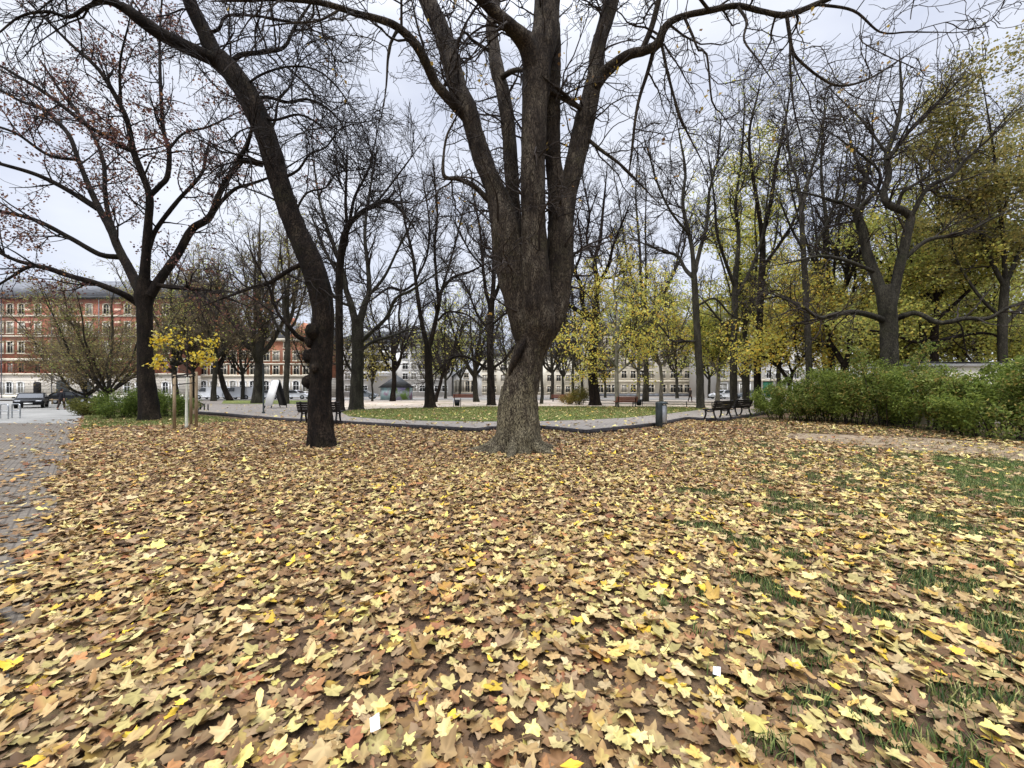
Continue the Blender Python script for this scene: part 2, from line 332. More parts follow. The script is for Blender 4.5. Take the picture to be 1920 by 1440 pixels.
# dark raised edging along the plaza: a real step
kb = MB(); n = len(EDGE)
E2 = [np.array([-32, 40.])] + EDGE + [np.array([70, 52.])]
for a, b in zip(E2[:-1], E2[1:]):
    d = b - a; L = np.hypot(*d); c = (a + b) / 2; nrm = np.array([-d[1], d[0]]) / L
    cc = c + nrm * 0.06
    kb.box((cc[0], cc[1], (PZ + 0.022) / 2 - 0.02), (L + 0.02, 0.14, PZ + 0.062), math.atan2(d[1], d[0]))
struct('kerb', kb, M['kerb'])
# lawn island inside the paving, pale gravel behind it, street before the houses
lawn_px = [(636, 771), (655, 781), (720, 786.5), (800, 789), (900, 790.5), (1000, 790), (1100, 787), (1180, 783), (1250, 776), (1300, 770), (1330, 766), (1300, 763.5), (1200, 762.5), (1050, 762), (900, 762.5), (800, 764.5), (700, 767)]
LAWN = [PG(a, b, PZ)[:2] for a, b in lawn_px]
sheet('lawn', LAWN, PZ + 0.012, M['lawn'])
GRAV = [PG(a, b, PZ)[:2] for a, b in [(600, 768.5), (700, 768), (900, 764), (1200, 764), (1330, 767.5), (1560, 764), (1600, 751), (560, 751)]]
sheet('gravel_path', GRAV, PZ + 0.004, M['gravel'])
sheet('back_lawn', [PG(a, b, PZ)[:2] for a, b in [(415, 757), (620, 757.5), (600, 751), (420, 750.5)]], PZ + 0.008, M['lawn'])
sheet('road', [(-110, 57), (-46, 58), (-20, 60), (100, 63.5), (110, 70), (-110, 70)], PZ + 0.018, M['asphalt'])
# left pavement running away from the viewer
def lx(Y): return -0.43 - 1.1 * Y
PATHP = [(lx(-2) - 0.0, -2), (-8, -2), (-60, 30), (-75, 56.5), (-47, 56.5), (lx(33), 33), (lx(17), 17)]
sheet('pavement', [(lx(-2), -2), (-16, -2), (-46, 19.5), (lx(18), 18), (lx(8), 8)], 0.006, M['setts'])
sheet('side_street', [(lx(18), 18), (-46, 19.5), (-90, 30), (-90, 56.5), (-47.5, 56.5), (lx(34), 34)], 0.004, M['asphalt'])
GL = [PG(a, b)[:2] for a, b in [(150, 806), (200, 800), (330, 797), (470, 789), (366, 777.5), (300, 771), (160, 775)]]
sheet('grass_verge', GL, 0.008, M['lawn'])
DIRT = [PG(a, b)[:2] for a, b in [(1480, 812), (1600, 816), (1760, 823), (1960, 840), (2200, 864), (2300, 890), (1960, 872), (1850, 856), (1700, 846), (1560, 832), (1470, 822)]]
sheet('dirt_path', DIRT, 0.006, M['dirt'])
sheet('dirt_track', [PG(a, b)[:2] for a, b in [(142, 818), (150, 807), (230, 803), (330, 799.5), (335, 803), (240, 812)]], 0.012, M['dirt'])
GR2 = [PG(a, b)[:2] for a, b in [(1780, 905), (1900, 950), (2300, 1060), (2400, 900), (1965, 876), (1850, 862), (1740, 856)]]
sheet('grass_patch', GR2, 0.005, M['lawn'])

# ------------------------------------------------------------------ trees
def tubes(P, Rr, s):
    """P (N,n,3) Rr (N,n) -> verts, quads"""
    P = np.asarray(P, float); Nn, n, _ = P.shape
    T = np.gradient(P, axis=1); T /= np.linalg.norm(T, axis=2, keepdims=True) + 1e-9
    mean = P[:, -1] - P[:, 0]; mean /= np.linalg.norm(mean, axis=1, keepdims=True) + 1e-9
    ref = np.where(np.abs(mean[:, 2:3]) > 0.75, np.array([[1., 0.13, 0.07]]), np.array([[0.1, 0.05, 1.]]))
    ref = np.repeat(ref[:, None], n, 1)
    U = ref - (ref * T).sum(2, keepdims=True) * T; U /= np.linalg.norm(U, axis=2, keepdims=True) + 1e-9
    W = np.cross(T, U)
    th = np.arange(s) * 2 * pi / s
    ring = U[:, :, None] * np.cos(th)[None, None, :, None] + W[:, :, None] * np.sin(th)[None, None, :, None]
    V = P[:, :, None] + ring * Rr[:, :, None, None]
    idx = np.arange(Nn * n * s).reshape(Nn, n, s)
    a = idx[:, :-1]; b = np.roll(a, -1, 2); d = idx[:, 1:]; c = np.roll(d, -1, 2)
    return V.reshape(-1, 3), np.stack([a, b, c, d], -1).reshape(-1, 4)
def spline(P, R, step):
    P = np.asarray(P, float); R = np.asarray(R, float)
    if len(P) < 3:
        k = max(2, int(np.linalg.norm(P[-1] - P[0]) / step) + 1); t = np.linspace(0, 1, k)
        return P[0] + (P[-1] - P[0]) * t[:, None], R[0] + (R[-1] - R[0]) * t
    A = np.vstack([2 * P[0] - P[1], P, 2 * P[-1] - P[-2]]); Q = []; RR = []
    for i in range(len(P) - 1):
        p0, p1, p2, p3 = A[i:i + 4]; k = max(2, int(np.linalg.norm(p2 - p1) / step))
        t = np.linspace(0, 1, k, endpoint=False)[:, None]
        Q.append(0.5 * (2 * p1 + (p2 - p0) * t + (2 * p0 - 5 * p1 + 4 * p2 - p3) * t ** 2 + (3 * p1 - p0 - 3 * p2 + p3) * t ** 3))
        RR.append(R[i] + (R[i + 1] - R[i]) * t[:, 0])
    return np.vstack(Q + [P[-1:]]), np.concatenate(RR + [R[-1:]])
def grow(parents, per_m, L, ang, n, wig, up, rf, rmin, rcap, rg, t0=0.25, curl=0.0, lfall=0.5):
    """children of a list of (P,R) polylines, all computed at once"""
    S = []; D = []; RR = []; TT = []
    for P, Rr in parents:
        seg = np.linalg.norm(np.diff(P, axis=0), axis=1); Lc = np.concatenate([[0], np.cumsum(seg)]); tot = Lc[-1]
        k = rg.poisson(tot * per_m * (1 - t0))
        if k < 1: continue
        t = rg.uniform(t0, 0.98, k); l = t * tot
        S.append(np.stack([np.interp(l, Lc, P[:, j]) for j in range(3)], 1))
        i = np.clip(np.searchsorted(Lc, l) - 1, 0, len(P) - 2); d = P[i + 1] - P[i]
        D.append(d / (np.linalg.norm(d, axis=1, keepdims=True) + 1e-9)); RR.append(np.interp(l, Lc, Rr)); TT.append(t)
    if not S: return []
    S = np.concatenate(S); D = np.concatenate(D); RR = np.concatenate(RR); TT = np.concatenate(TT); k = len(S)
    pr = rg.normal(size=(k, 3)); pr -= (pr * D).sum(1, keepdims=True) * D; pr /= np.linalg.norm(pr, axis=1, keepdims=True) + 1e-9
    a = np.radians(rg.normal(ang[0], ang[1], k))[:, None]
    d = D * np.cos(a) + pr * np.sin(a)
    ln = rg.uniform(L[0], L[1], k) * (1 - lfall * TT)
    r0 = np.clip(RR * rf, rmin, rcap)
    P = np.zeros((k, n, 3)); P[:, 0] = S; bend = rg.normal(size=(k, 3)) * curl
    for j in range(1, n):
        if j == n // 2: bend = -bend * rg.uniform(0.4, 1.3, (k, 1))
        d = d + rg.normal(size=(k, 3)) * wig + bend; d[:, 2] += up
        d /= np.linalg.norm(d, axis=1, keepdims=True); P[:, j] = P[:, j - 1] + d * (ln / (n - 1))[:, None]
    tt = np.linspace(0, 1, n)[None]
    R = r0[:, None] * (1 - tt) + rmin * tt
    P[:, :, 2] = np.maximum(P[:, :, 2], 0.25)
    return list(zip(P, R))
def pack(br, s):
    V = []; Q = []; n = 0
    byn = {}
    for P, R in br: byn.setdefault(len(P), []).append((P, R))
    for k, lst in byn.items():
        v, q = tubes(np.stack([a for a, _ in lst]), np.stack([b for _, b in lst]), s)
        V.append(v); Q.append(q + n); n += len(v)
    return (np.concatenate(V), np.concatenate(Q)) if V else (np.zeros((0, 3)), np.zeros((0, 4), int))
def limb_mesh(mb, P, R, step, sides, rough=0.07, flare=0.0, seed=0, lobes=5):
    Ps, Rs = spline(P, R, step)
    V, Q = tubes(Ps[None], Rs[None], sides); V = V.reshape(len(Ps), sides, 3); c = Ps[:, None]
    off = V - c; h = (Ps[:, 2] - Ps[0, 2])
    k = 1 + rough * vnoise(V, 2.2, seed) + rough * 0.6 * vnoise(V, 6.0, seed + 3) + rough * 0.35 * vnoise(V * np.array([1, 1, .35]), 15.0, seed + 5)
    if flare:
        th = np.arange(sides) * 2 * pi / sides
        lob = (0.6 * np.cos(lobes * th + 1.1) + 0.4 * np.cos(3 * th + 2) + 0.3 * np.cos(8 * th))[None]
        k = k + flare * lob * np.exp(-np.maximum(h, 0) / 0.5)[:, None] + 0.045 * lob * np.exp(-np.maximum(h, 0) / 2.5)[:, None]
    V = (c + off * k[..., None]).reshape(-1, 3)
    mb.add(V, Q); return Ps, Rs
def leaves_at(pts, size, rg, cols, jitter=0.1, droop=0.4, aspect=0.75):
    """small folded leaves (two triangles each) around points"""
    k = len(pts); c = pts + rg.normal(size=(k, 3)) * jitter
    d = rg.normal(size=(k, 3)); d[:, 2] -= droop; d /= np.linalg.norm(d, axis=1, keepdims=True)
    u = rg.normal(size=(k, 3)); u -= (u * d).sum(1, keepdims=True) * d; u /= np.linalg.norm(u, axis=1, keepdims=True)
    nn = np.cross(d, u); s = (size * rg.uniform(0.6, 1.25, k))[:, None]; fold = rg.uniform(0.0, 0.3, (k, 1))
    b = c; tip = c + d * s; l = c + d * s * 0.45 + u * s * aspect * 0.5 + nn * s * fold; r = c + d * s * 0.45 - u * s * aspect * 0.5 + nn * s * fold
    V = np.stack([b, l, tip, r], 1).reshape(-1, 3); i = np.arange(k)[:, None] * 4
    T = np.concatenate([i + [0, 1, 2], i + [0, 2, 3]])
    cols = np.asarray(cols); ci = cols[rg.integers(0, len(cols), k)] * rg.uniform(0.75, 1.25, (k, 1))
    return V, T, np.repeat(ci, 4, 0)
def foliage(name, pts, size, rg, cols, parent, cluster=1, **kw):
    if cluster > 1:                                     # leaves sit in flat sprays round the twig ends
        c = pts[:max(1, len(pts) // cluster)]; tone = rg.uniform(0.82, 1.2, len(c)); o = rg.normal(size=(len(c), cluster, 3)) * np.array([0.24, 0.24, 0.10]) * (size / 0.16)
        pts = (c[:, None] + rg.normal(size=(len(c), 1, 3)) * kw.get('jitter', 0.1) * 0.7 + o).reshape(-1, 3); kw = dict(kw, jitter=0.02)
    V, T, C = leaves_at(pts, size, rg, cols, **kw)
    return obj(name, mesh_np(name, V, [T], C, False), M['leaf'], parent)
def tips(br, rg, k, t0=0.3):
    """k random points on branches"""
    if not br: return np.zeros((0, 3))
    i = rg.integers(0, len(br), k); out = np.zeros((k, 3))
    for a in range(k):
        P = br[i[a]][0]; t = rg.uniform(t0, 1) * (len(P) - 1); j = min(int(t), len(P) - 2); out[a] = P[j] + (P[j + 1] - P[j]) * (t - j)
    return out
def trace(pts, ext=0.7, er=0.009, wk=0.93):
    """[(px, py, width px, Y)] -> world polyline; ext continues it by so many metres"""
    P = [AT(p[0], p[1], p[3]) for p in pts]; R = []
    for i, p in enumerate(pts):                          # widths were read off a wide-angle picture, which stretches things outward
        a, b = pts[max(i - 1, 0)], pts[min(i + 1, len(pts) - 1)]; t = np.array([b[0] - a[0], b[1] - a[1]], float); t /= np.linalg.norm(t) + 1e-9
        n_ = np.array([-t[1], t[0]]); v = np.array([p[0] - 960, p[1] - HZ], float); rr = np.hypot(*v) + 1e-9; v /= rr; cs = 1 / math.sqrt(1 + (rr / F) ** 2)
        st = math.sqrt((n_ @ v) ** 2 / cs ** 2 + 1 - (n_ @ v) ** 2); R.append(p[2] * p[3] / F / 2 / st * wk)
    if ext:
        d = P[-1] - P[-2]; d = d / np.linalg.norm(d); k = 4
        for j in range(1, k + 1):
            P.append(P[-1] + d * ext / k); R.append(R[len(pts) - 1] * (1 - j / k) + er * j / k)
            d = d + np.array([0.05, 0.02, 0.04]) * (-1) ** j; d /= np.linalg.norm(d)
    return np.array(P), np.array(R)
def traced_tree(name, label, base, limbs, bark, twig, rg, levels, step=0.12, sides=16, flare=0.0, rough=0.07, leaf=None, group=None, burls=()):
    t = thing(name, label, 'tree', base, 0, group); b = np.asarray(base, float); mb = MB(); par = []
    for i, (P, R) in enumerate(limbs):
        sd = sides if i == 0 or R.max() > 0.15 else max(7, sides // 2)
        Ps, Rs = limb_mesh(mb, P - b, R, step if R.max() > 0.06 else step * 2, sd, rough if R.max() > 0.08 else rough * 0.4, flare if i == 0 else 0, i)
        par.append((Ps, Rs) if i and P[:, 2].max() > 1.0 else None)
    obj('trunk', mb.mesh('trunk', True), bark, t)
    par = [p for p in par if p]
    fine = twiggery(par, levels, rg, t, twig)
    if leaf: foliage('foliage', tips(fine, rg, leaf[0]), leaf[1], rg, leaf[2], t, cluster=7 if leaf[0] > 2500 else 3, jitter=leaf[3])
    return t
def twiggery(par, levels, rg, t, twig):
    allb = []; cur = par
    for lv in levels:
        src = cur if not lv.get('all') else par + cur
        ch = grow(src, lv['per'], lv['L'], lv['ang'], lv['n'], lv['wig'], lv['up'], lv['rf'], lv['rmin'], lv['rcap'], rg, lv.get('t0', 0.2), lv.get('curl', 0.0))
        allb.append((ch, lv.get('s', 3))); cur = ch
    mb = MB()
    for ch, s in allb:
        v, q = pack(ch, s); mb.add(v, q)
    obj('crown', mb.mesh('crown', True), twig, t)
    return cur
def LV(per, L, ang, n, wig, up, rf, rmin, rcap, t0=0.2, curl=0.0, s=3, all=False):
    return dict(per=per, L=L, ang=ang, n=n, wig=wig, up=up, rf=rf, rmin=rmin, rcap=rcap, t0=t0, curl=curl, s=s, all=all)
def auto_limbs(rg, H, hf, r, spread, nl, lean=(0, 0), leader=True, wob=0.25):
    k = 6; z = np.linspace(0, hf, k); tr = np.zeros((k, 3)); tr[:, 2] = z
    tr[:, 0] = lean[0] * z / hf + np.cumsum(rg.normal(0, 0.05, k)); tr[:, 1] = lean[1] * z / hf + np.cumsum(rg.normal(0, 0.05, k)); tr[:, :2] -= tr[0, :2]
    rr = r * np.array([1.35, 1.05, 1.0, 0.95, 0.9, 0.85]); res = [(tr, rr)]
    az0 = rg.uniform(0, 6.28)
    for i in range(nl + (1 if leader else 0)):
        led = leader and i == nl
        h0 = hf * (0.97 if led else rg.uniform(0.72, 1.0)); st = np.array([np.interp(h0, z, tr[:, j]) for j in range(3)])
        az = az0 + i * 2 * pi / max(1, nl) + rg.normal(0, 0.3); sp = spread * (0.15 if led else rg.uniform(0.6, 1.0)); top = (H - h0) * (1.0 if led else rg.uniform(0.6, 0.95))
        s = np.linspace(0, 1, 8); o = np.zeros((8, 3))
        o[:, 0] = cos(az) * sp * s ** 0.8; o[:, 1] = sin(az) * sp * s ** 0.8; o[:, 2] = top * s ** 1.15
        o[1:] += np.cumsum(rg.normal(0, wob, (7, 3)), 0) * 0.6
        r0 = r * (0.75 if led else rg.uniform(0.4, 0.6))
        res.append((st + o, r0 * (1 - s) ** 0.8 + 0.02))
    return res
def auto_tree(name, label, base, rg, H, hf, r, spread, nl, bark, twig, levels, lean=(0, 0), leaf=None, group=None, wob=0.25, leader=True):
    L = auto_limbs(rg, H, hf, r, spread, nl, lean, leader, wob)
    b = np.asarray(base, float)
    return traced_tree(name, label, base, [(P + b, R) for P, R in L], bark, twig, rg, levels, 0.35, 10, 0.12, 0.06, leaf, group)

RG = lambda s: np.random.default_rng(s)
# ---- the big tree in the middle
Y0 = 9.9
t_main = [
 [(968, 864, 150, Y0), (968, 852, 118, Y0), (968, 832, 96, Y0), (969, 800, 86, Y0), (972, 750, 77, Y0), (980, 710, 69, Y0), (990, 670, 64, Y0), (1000, 640, 68, Y0), (1006, 612, 74, Y0), (1006, 580, 60, Y0)],
 # front middle stem
 [(984, 720, 30, 10.0), (994, 670, 48, 9.92), (1004, 640, 60, 9.85), (1010, 610, 67, 9.78), (1006, 570, 64, 9.7), (1004, 520, 60, 9.7), (1002, 470, 54, 9.7), (1000, 400, 48, 9.7), (1000, 300, 50, 9.7), (1002, 200, 52, 9.7), (1008, 110, 60, 9.7), (1022, 60, 54, 9.7), (1026, 0, 52, 9.7), (1030, -90, 46, 9.7)],
 # left stem and its outer limb
 [(990, 690, 34, 9.95), (992, 650, 46, 9.9), (979, 605, 52, 9.9), (969, 560, 56, 9.95), (961, 510, 64, 10), (952, 460, 64, 10), (947, 420, 58, 10), (936, 380, 48, 10.1), (926, 350, 40, 10.1), (907, 305, 38, 10.2), (890, 250, 36, 10.3), (878, 210, 38, 10.3), (858, 165, 38, 10.4), (836, 80, 36, 10.6), (802, 0, 36, 10.8), (770, -90, 30, 11)],
 [(872, 215, 26, 10.2), (848, 192, 22, 10), (818, 158, 20, 9.8), (800, 120, 19, 9.6), (780, 85, 18, 9.4), (747, 52, 17, 9.2), (710, 36, 16, 9), (670, 26, 15, 8.8), (640, 16, 14, 8.6), (595, 4, 13, 8.4), (530, -2, 12, 8.2), (465, 0, 9, 8)],
 # back stem
 [(975, 470, 26, 10.4), (962, 380, 28, 10.6), (957, 283, 29, 10.8), (948, 200, 28, 11), (940, 160, 27, 11.1), (932, 130, 29, 11.2), (925, 85, 24, 11.4), (921, 50, 22, 11.5), (930, 0, 20, 11.7), (940, -70, 16, 12)],
 # fork to the left off the middle stem
 [(1000, 130, 40, 9.6), (988, 85, 40, 9.4), (962, 55, 32, 9.1), (930, 25, 29, 8.9), (905, 0, 28, 8.7), (860, -45, 24, 8.4)],
 # grey stem right behind the middle
 [(1000, 670, 30, 10), (1016, 630, 40, 10), (1035, 590, 46, 10), (1046, 550, 52, 10.1), (1050, 500, 54, 10.2), (1051, 450, 52, 10.2), (1050, 400, 48, 10.3), (1044, 350, 38, 10.3), (1038, 300, 32, 10.3), (1036, 200, 32, 10.2), (1036, 120, 34, 10.1), (1036, 50, 30, 10.0)],
 # right stem
 [(994, 690, 30, 9.95), (1010, 645, 44, 9.95), (1034, 600, 48, 10), (1046, 560, 48, 10.05), (1054, 480, 44, 10.1), (1060, 400, 36, 10.2), (1068, 350, 36, 10.3), (1077, 310, 38, 10.4), (1094, 235, 42, 10.5), (1106, 185, 36, 10.5), (1116, 140, 32, 10.5), (1121, 90, 29, 10.5), (1136, 40, 29, 10.5), (1147, 0, 29, 10.5), (1165, -80, 24, 10.6)],
 [(1112, 165, 28, 10.4), (1128, 142, 26, 10.3), (1150, 122, 24, 10.1), (1180, 102, 22, 9.9), (1210, 95, 20, 9.7), (1234, 82, 19, 9.5), (1242, 60, 17, 9.4), (1256, 42, 16, 9.3), (1282, 30, 15, 9.2), (1330, 20, 14, 9), (1382, 11, 14, 8.9), (1432, 22, 13, 8.8), (1475, 28, 13, 8.7), (1530, 8, 12, 8.6), (1565, -8, 11, 8.5), (1620, -40, 8, 8.3)],
 [(1205, 92, 12, 9.8), (1222, 50, 11, 9.7), (1234, 5, 11, 9.6), (1250, -60, 8, 9.5)],
 [(1475, 28, 9, 8.7), (1480, 62, 9, 8.7), (1488, 100, 8, 8.7), (1515, 128, 7, 8.8), (1545, 150, 6, 8.9), (1568, 160, 6, 9), (1600, 158, 5, 9.2), (1640, 142, 4, 9.4), (1690, 110, 3, 9.6)],
 [(1482, 64, 6, 8.7), (1482, 130, 5, 8.7), (1488, 200, 4, 8.7), (1500, 250, 3, 8.8)],
 [(1225, 95, 8, 9.7), (1216, 130, 8, 9.8), (1195, 200, 6, 10), (1184, 290, 5, 10.2)],
 [(1240, 80, 7, 9.5), (1255, 150, 6, 9.5), (1278, 225, 5, 9.5), (1310, 290, 3, 9.6)],
 [(930, 385, 13, 10.1), (915, 375, 12, 10), (890, 350, 11, 9.9), (860, 336, 9, 9.8), (833, 330, 8, 9.7), (832, 290, 5, 9.7), (838, 255, 5, 9.7), (850, 230, 4, 9.7)],
 [(1095, 255, 9, 10.4), (1125, 280, 8, 10.2), (1165, 310, 6, 10), (1205, 350, 4, 9.9)],
 [(1020, 165, 12, 9.8), (1055, 185, 10, 10), (1090, 205, 9, 10.3)],
 [(940, 145, 14, 11), (965, 132, 12, 10.4), (990, 132, 10, 9.9)],
 [(1090, 205, 10, 10.4), (1050, 170, 8, 9.8)],
 [(925, 100, 8, 11.3), (885, 75, 7, 11), (870, 60, 6, 10.8), (850, 100, 5, 10.6)],
]
L_main = [trace(p, 0 if i == 0 else 0.7) for i, p in enumerate(t_main)]
for k_ in range(9):                                    # buttress roots running out into the soil
    a_ = k_ * 2 * pi / 9 + 0.35 * sin(k_ * 5.1); r_ = 0.85 + 0.35 * ((k_ * 37) % 10) / 10; cx_ = AT(968, 850, Y0)[0]
    L_main.append((np.array([[cx_ + cos(a_) * d_ * r_, Y0 + sin(a_) * d_ * r_, z_] for d_, z_ in ((0.36, 0.42), (0.56, 0.17), (0.8, 0.04), (1.1, -0.02), (1.4, -0.08))]), np.array([0.10, 0.13, 0.11, 0.07, 0.03])))
N_ROOT = 9
L_main += [trace(p) for p in [
 [(1330, 20, 9, 9), (1290, -30, 8, 8.2), (1240, -80, 6, 7.4)], [(1382, 11, 8, 8.9), (1400, 40, 7, 8.7), (1395, 75, 5, 8.6), (1420, 110, 4, 8.5)],
 [(1282, 30, 7, 9.2), (1300, 70, 6, 9.2), (1310, 95, 5, 9.2), (1325, 102, 5, 9.2), (1335, 190, 4, 9.3), (1350, 210, 3, 9.4)],
 [(747, 52, 8, 9.2), (730, 90, 6, 9.1), (725, 150, 4, 9)], [(640, 16, 7, 8.6), (600, 38, 6, 8.4), (560, 42, 5, 8.3)],
 [(1530, 8, 8, 8.6), (1600, 20, 7, 8.4), (1650, 60, 5, 8.3), (1700, 60, 4, 8.2)]]]
MAINLV = [LV(2.3, (1.2, 3.2), (55, 18), 9, 0.20, -0.015, 0.5, 0.010, 0.035, 0.12, 0.12, 4),
          LV(3.2, (0.7, 1.7), (55, 20), 7, 0.26, -0.02, 0.6, 0.0065, 0.016, 0.15, 0.2, 3),
          LV(4.6, (0.25, 0.8), (55, 20), 5, 0.28, 0.02, 0.7, 0.005, 0.009, 0.15, 0.25, 3)]
base_main = (AT(968, 850, Y0)[0], Y0, 0)
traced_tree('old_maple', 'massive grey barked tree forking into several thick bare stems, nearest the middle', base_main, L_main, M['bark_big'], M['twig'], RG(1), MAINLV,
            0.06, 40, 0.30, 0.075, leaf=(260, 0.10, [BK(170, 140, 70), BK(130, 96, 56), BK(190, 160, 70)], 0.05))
bt = [o for o in COL.objects if o.name == 'old_maple'][0]
q_, r_ = spline(np.array([AT(955, 712, 9.72), AT(960, 690, 9.58), AT(969, 668, 9.5), AT(979, 650, 9.5), AT(986, 636, 9.52)]) - np.array(base_main), np.array([.03, .075, .085, .06, .02]), .05)
mbs = MB(); limb_mesh(mbs, q_, r_, .05, 14, .2, 0, 9); mbs.build('bark_scar', M['bark_dark'], bt, True)
# ---- dark leaning tree left of it
Y1 = 10.6
t_lean = [
 [(604, 846, 78, Y1), (604, 836, 62, Y1), (602, 800, 53, Y1), (601, 750, 49, Y1), (602, 700, 47, Y1), (604, 640, 46, Y1), (606, 590, 46, Y1), (600, 545, 48, Y1), (588, 505, 46, Y1), (572, 465, 44, Y1), (555, 430, 42, Y1), (540, 390, 41, Y1), (525, 345, 41, Y1), (510, 290, 42, Y1), (491, 235, 44, Y1), (468, 185, 43, Y1), (440, 142, 42, Y1), (412, 112, 40, Y1)],
 [(600, 545, 40, Y1), (555, 430, 40, Y1), (525, 345, 40, Y1), (491, 235, 42, Y1), (440, 142, 40, Y1), (405, 105, 34, Y1), (384, 62, 29, 10.5), (368, 30, 28, 10.4), (355, 0, 27, 10.3), (335, -80, 22, 10.2)],
 [(420, 120, 34, Y1), (392, 108, 28, 10.4), (345, 86, 27, 10.2), (300, 63, 26, 10), (262, 36, 24, 9.8), (233, 15, 20, 9.7), (200, 3, 14, 9.6), (165, 12, 11, 9.5), (130, 32, 9, 9.4), (90, 22, 8, 9.3), (40, 30, 6, 9.2), (0, 60, 5, 9)],
 [(235, 18, 16, 9.7), (190, -10, 14, 9.5), (120, -40, 10, 9.2)],
 [(430, 122, 16, Y1), (446, 106, 14, 10.7), (462, 101, 12, 10.8), (500, 97, 11, 11), (533, 88, 9, 11.2), (552, 52, 8, 11.4), (580, 10, 6, 11.6)],
 [(492, 308, 14, Y1), (468, 302, 13, 10.5), (448, 298, 11, 10.4), (462, 278, 9, 10.3), (470, 250, 7, 10.2)],
 [(500, 262, 7, Y1), (516, 225, 6, 10.7), (522, 190, 5, 10.8), (545, 160, 4, 11), (560, 120, 3, 11.2), (590, 95, 2, 11.3)],
 [(530, 335, 7, Y1), (560, 318, 6, 10.7), (580, 290, 5, 10.8), (612, 275, 4, 11), (640, 240, 3, 11.1), (672, 232, 2, 11.2)],
 [(550, 405, 6, Y1), (575, 362, 5, 10.8), (610, 352, 4, 10.9), (632, 325, 3, 11.2), (672, 318, 2, 11.4)],
 [(470, 190, 9, Y1), (500, 182, 8, 10.8), (540, 192, 7, 11), (575, 186, 6, 11.1), (612, 202, 5, 11.4), (640, 232, 3, 11.5), (662, 280, 2, 11.6)],
 [(482, 215, 7, Y1), (515, 225, 6, 10.4), (560, 215, 5, 10.3), (600, 235, 4, 10.2), (635, 275, 2, 10.1)],
 [(455, 165, 7, Y1), (490, 140, 6, 10.3), (540, 125, 5, 10.1), (590, 130, 4, 10), (630, 160, 3, 9.9), (660, 205, 2, 9.8)],
 [(384, 62, 10, 10.5), (410, 55, 9, 10.4), (425, 30, 8, 10.2), (480, 30, 6, 10), (540, 40, 5, 9.8)],
 [(580, 490, 12, Y1), (545, 505, 10, 10.5), (505, 530, 9, 10.4), (470, 540, 7, 10.3), (430, 555, 5, 10.2)],
 [(580, 640, 10, Y1), (560, 632, 9, 10.3), (540, 610, 8, 10.1), (520, 585, 6, 10), (505, 540, 5, 9.9), (485, 500, 4, 9.8)],
]
LEANLV = [LV(3.2, (1.2, 3.0), (60, 18), 8, 0.16, -0.02, 0.5, 0.009, 0.028, 0.2, 0.10, 4),
          LV(4.2, (0.7, 1.6), (45, 16), 6, 0.15, -0.03, 0.6, 0.0065, 0.014, 0.1, 0.1, 3),
          LV(4.4, (0.3, 0.8), (40, 16), 4, 0.15, -0.02, 0.7, 0.005, 0.008, 0.1, 0.1, 3)]
base_lean = (AT(604, 838, Y1)[0], Y1, 0)
tl = traced_tree('leaning_tree', 'near black tree trunk with burls, leaning left over the leaf litter', base_lean, [trace(p, 0 if i == 0 else 0.7) for i, p in enumerate(t_lean)], M['bark_dark'], M['twig_dark'], RG(2), LEANLV, 0.07, 28, 0.12, 0.06)
def burl(px, py, Y, r, parent, base, seed):
    n1, n2_ = 12, 16; th = np.linspace(0, pi, n1); ph = np.arange(n2_) * 2 * pi / n2_
    V = np.array([[sin(a) * cos(b), sin(a) * sin(b), cos(a) * 1.15] for a in th for b in ph])
    V = V * (r * (1 + 0.16 * vnoise(V, 2.3, seed) + 0.08 * vnoise(V, 6, seed)))[:, None] + (AT(px, py, Y) - np.array(base))
    Q = [[i * n2_ + j, (i + 1) * n2_ + j, (i + 1) * n2_ + (j + 1) % n2_, i * n2_ + (j + 1) % n2_] for i in range(n1 - 1) for j in range(n2_)]
    obj('burl', mesh_np('burl', V, [np.array(Q)]), M['bark_dark'], parent)
for a in [(580, 668, 10.5, 0.17, 11), (578, 716, 10.5, 0.16, 12), (588, 622, 10.4, 0.2, 13), (592, 690, 10.35, 0.13, 14), (582, 640, 10.45, 0.14, 15)]:
    burl(a[0], a[1], a[2], a[3], tl, base_lean, a[4])
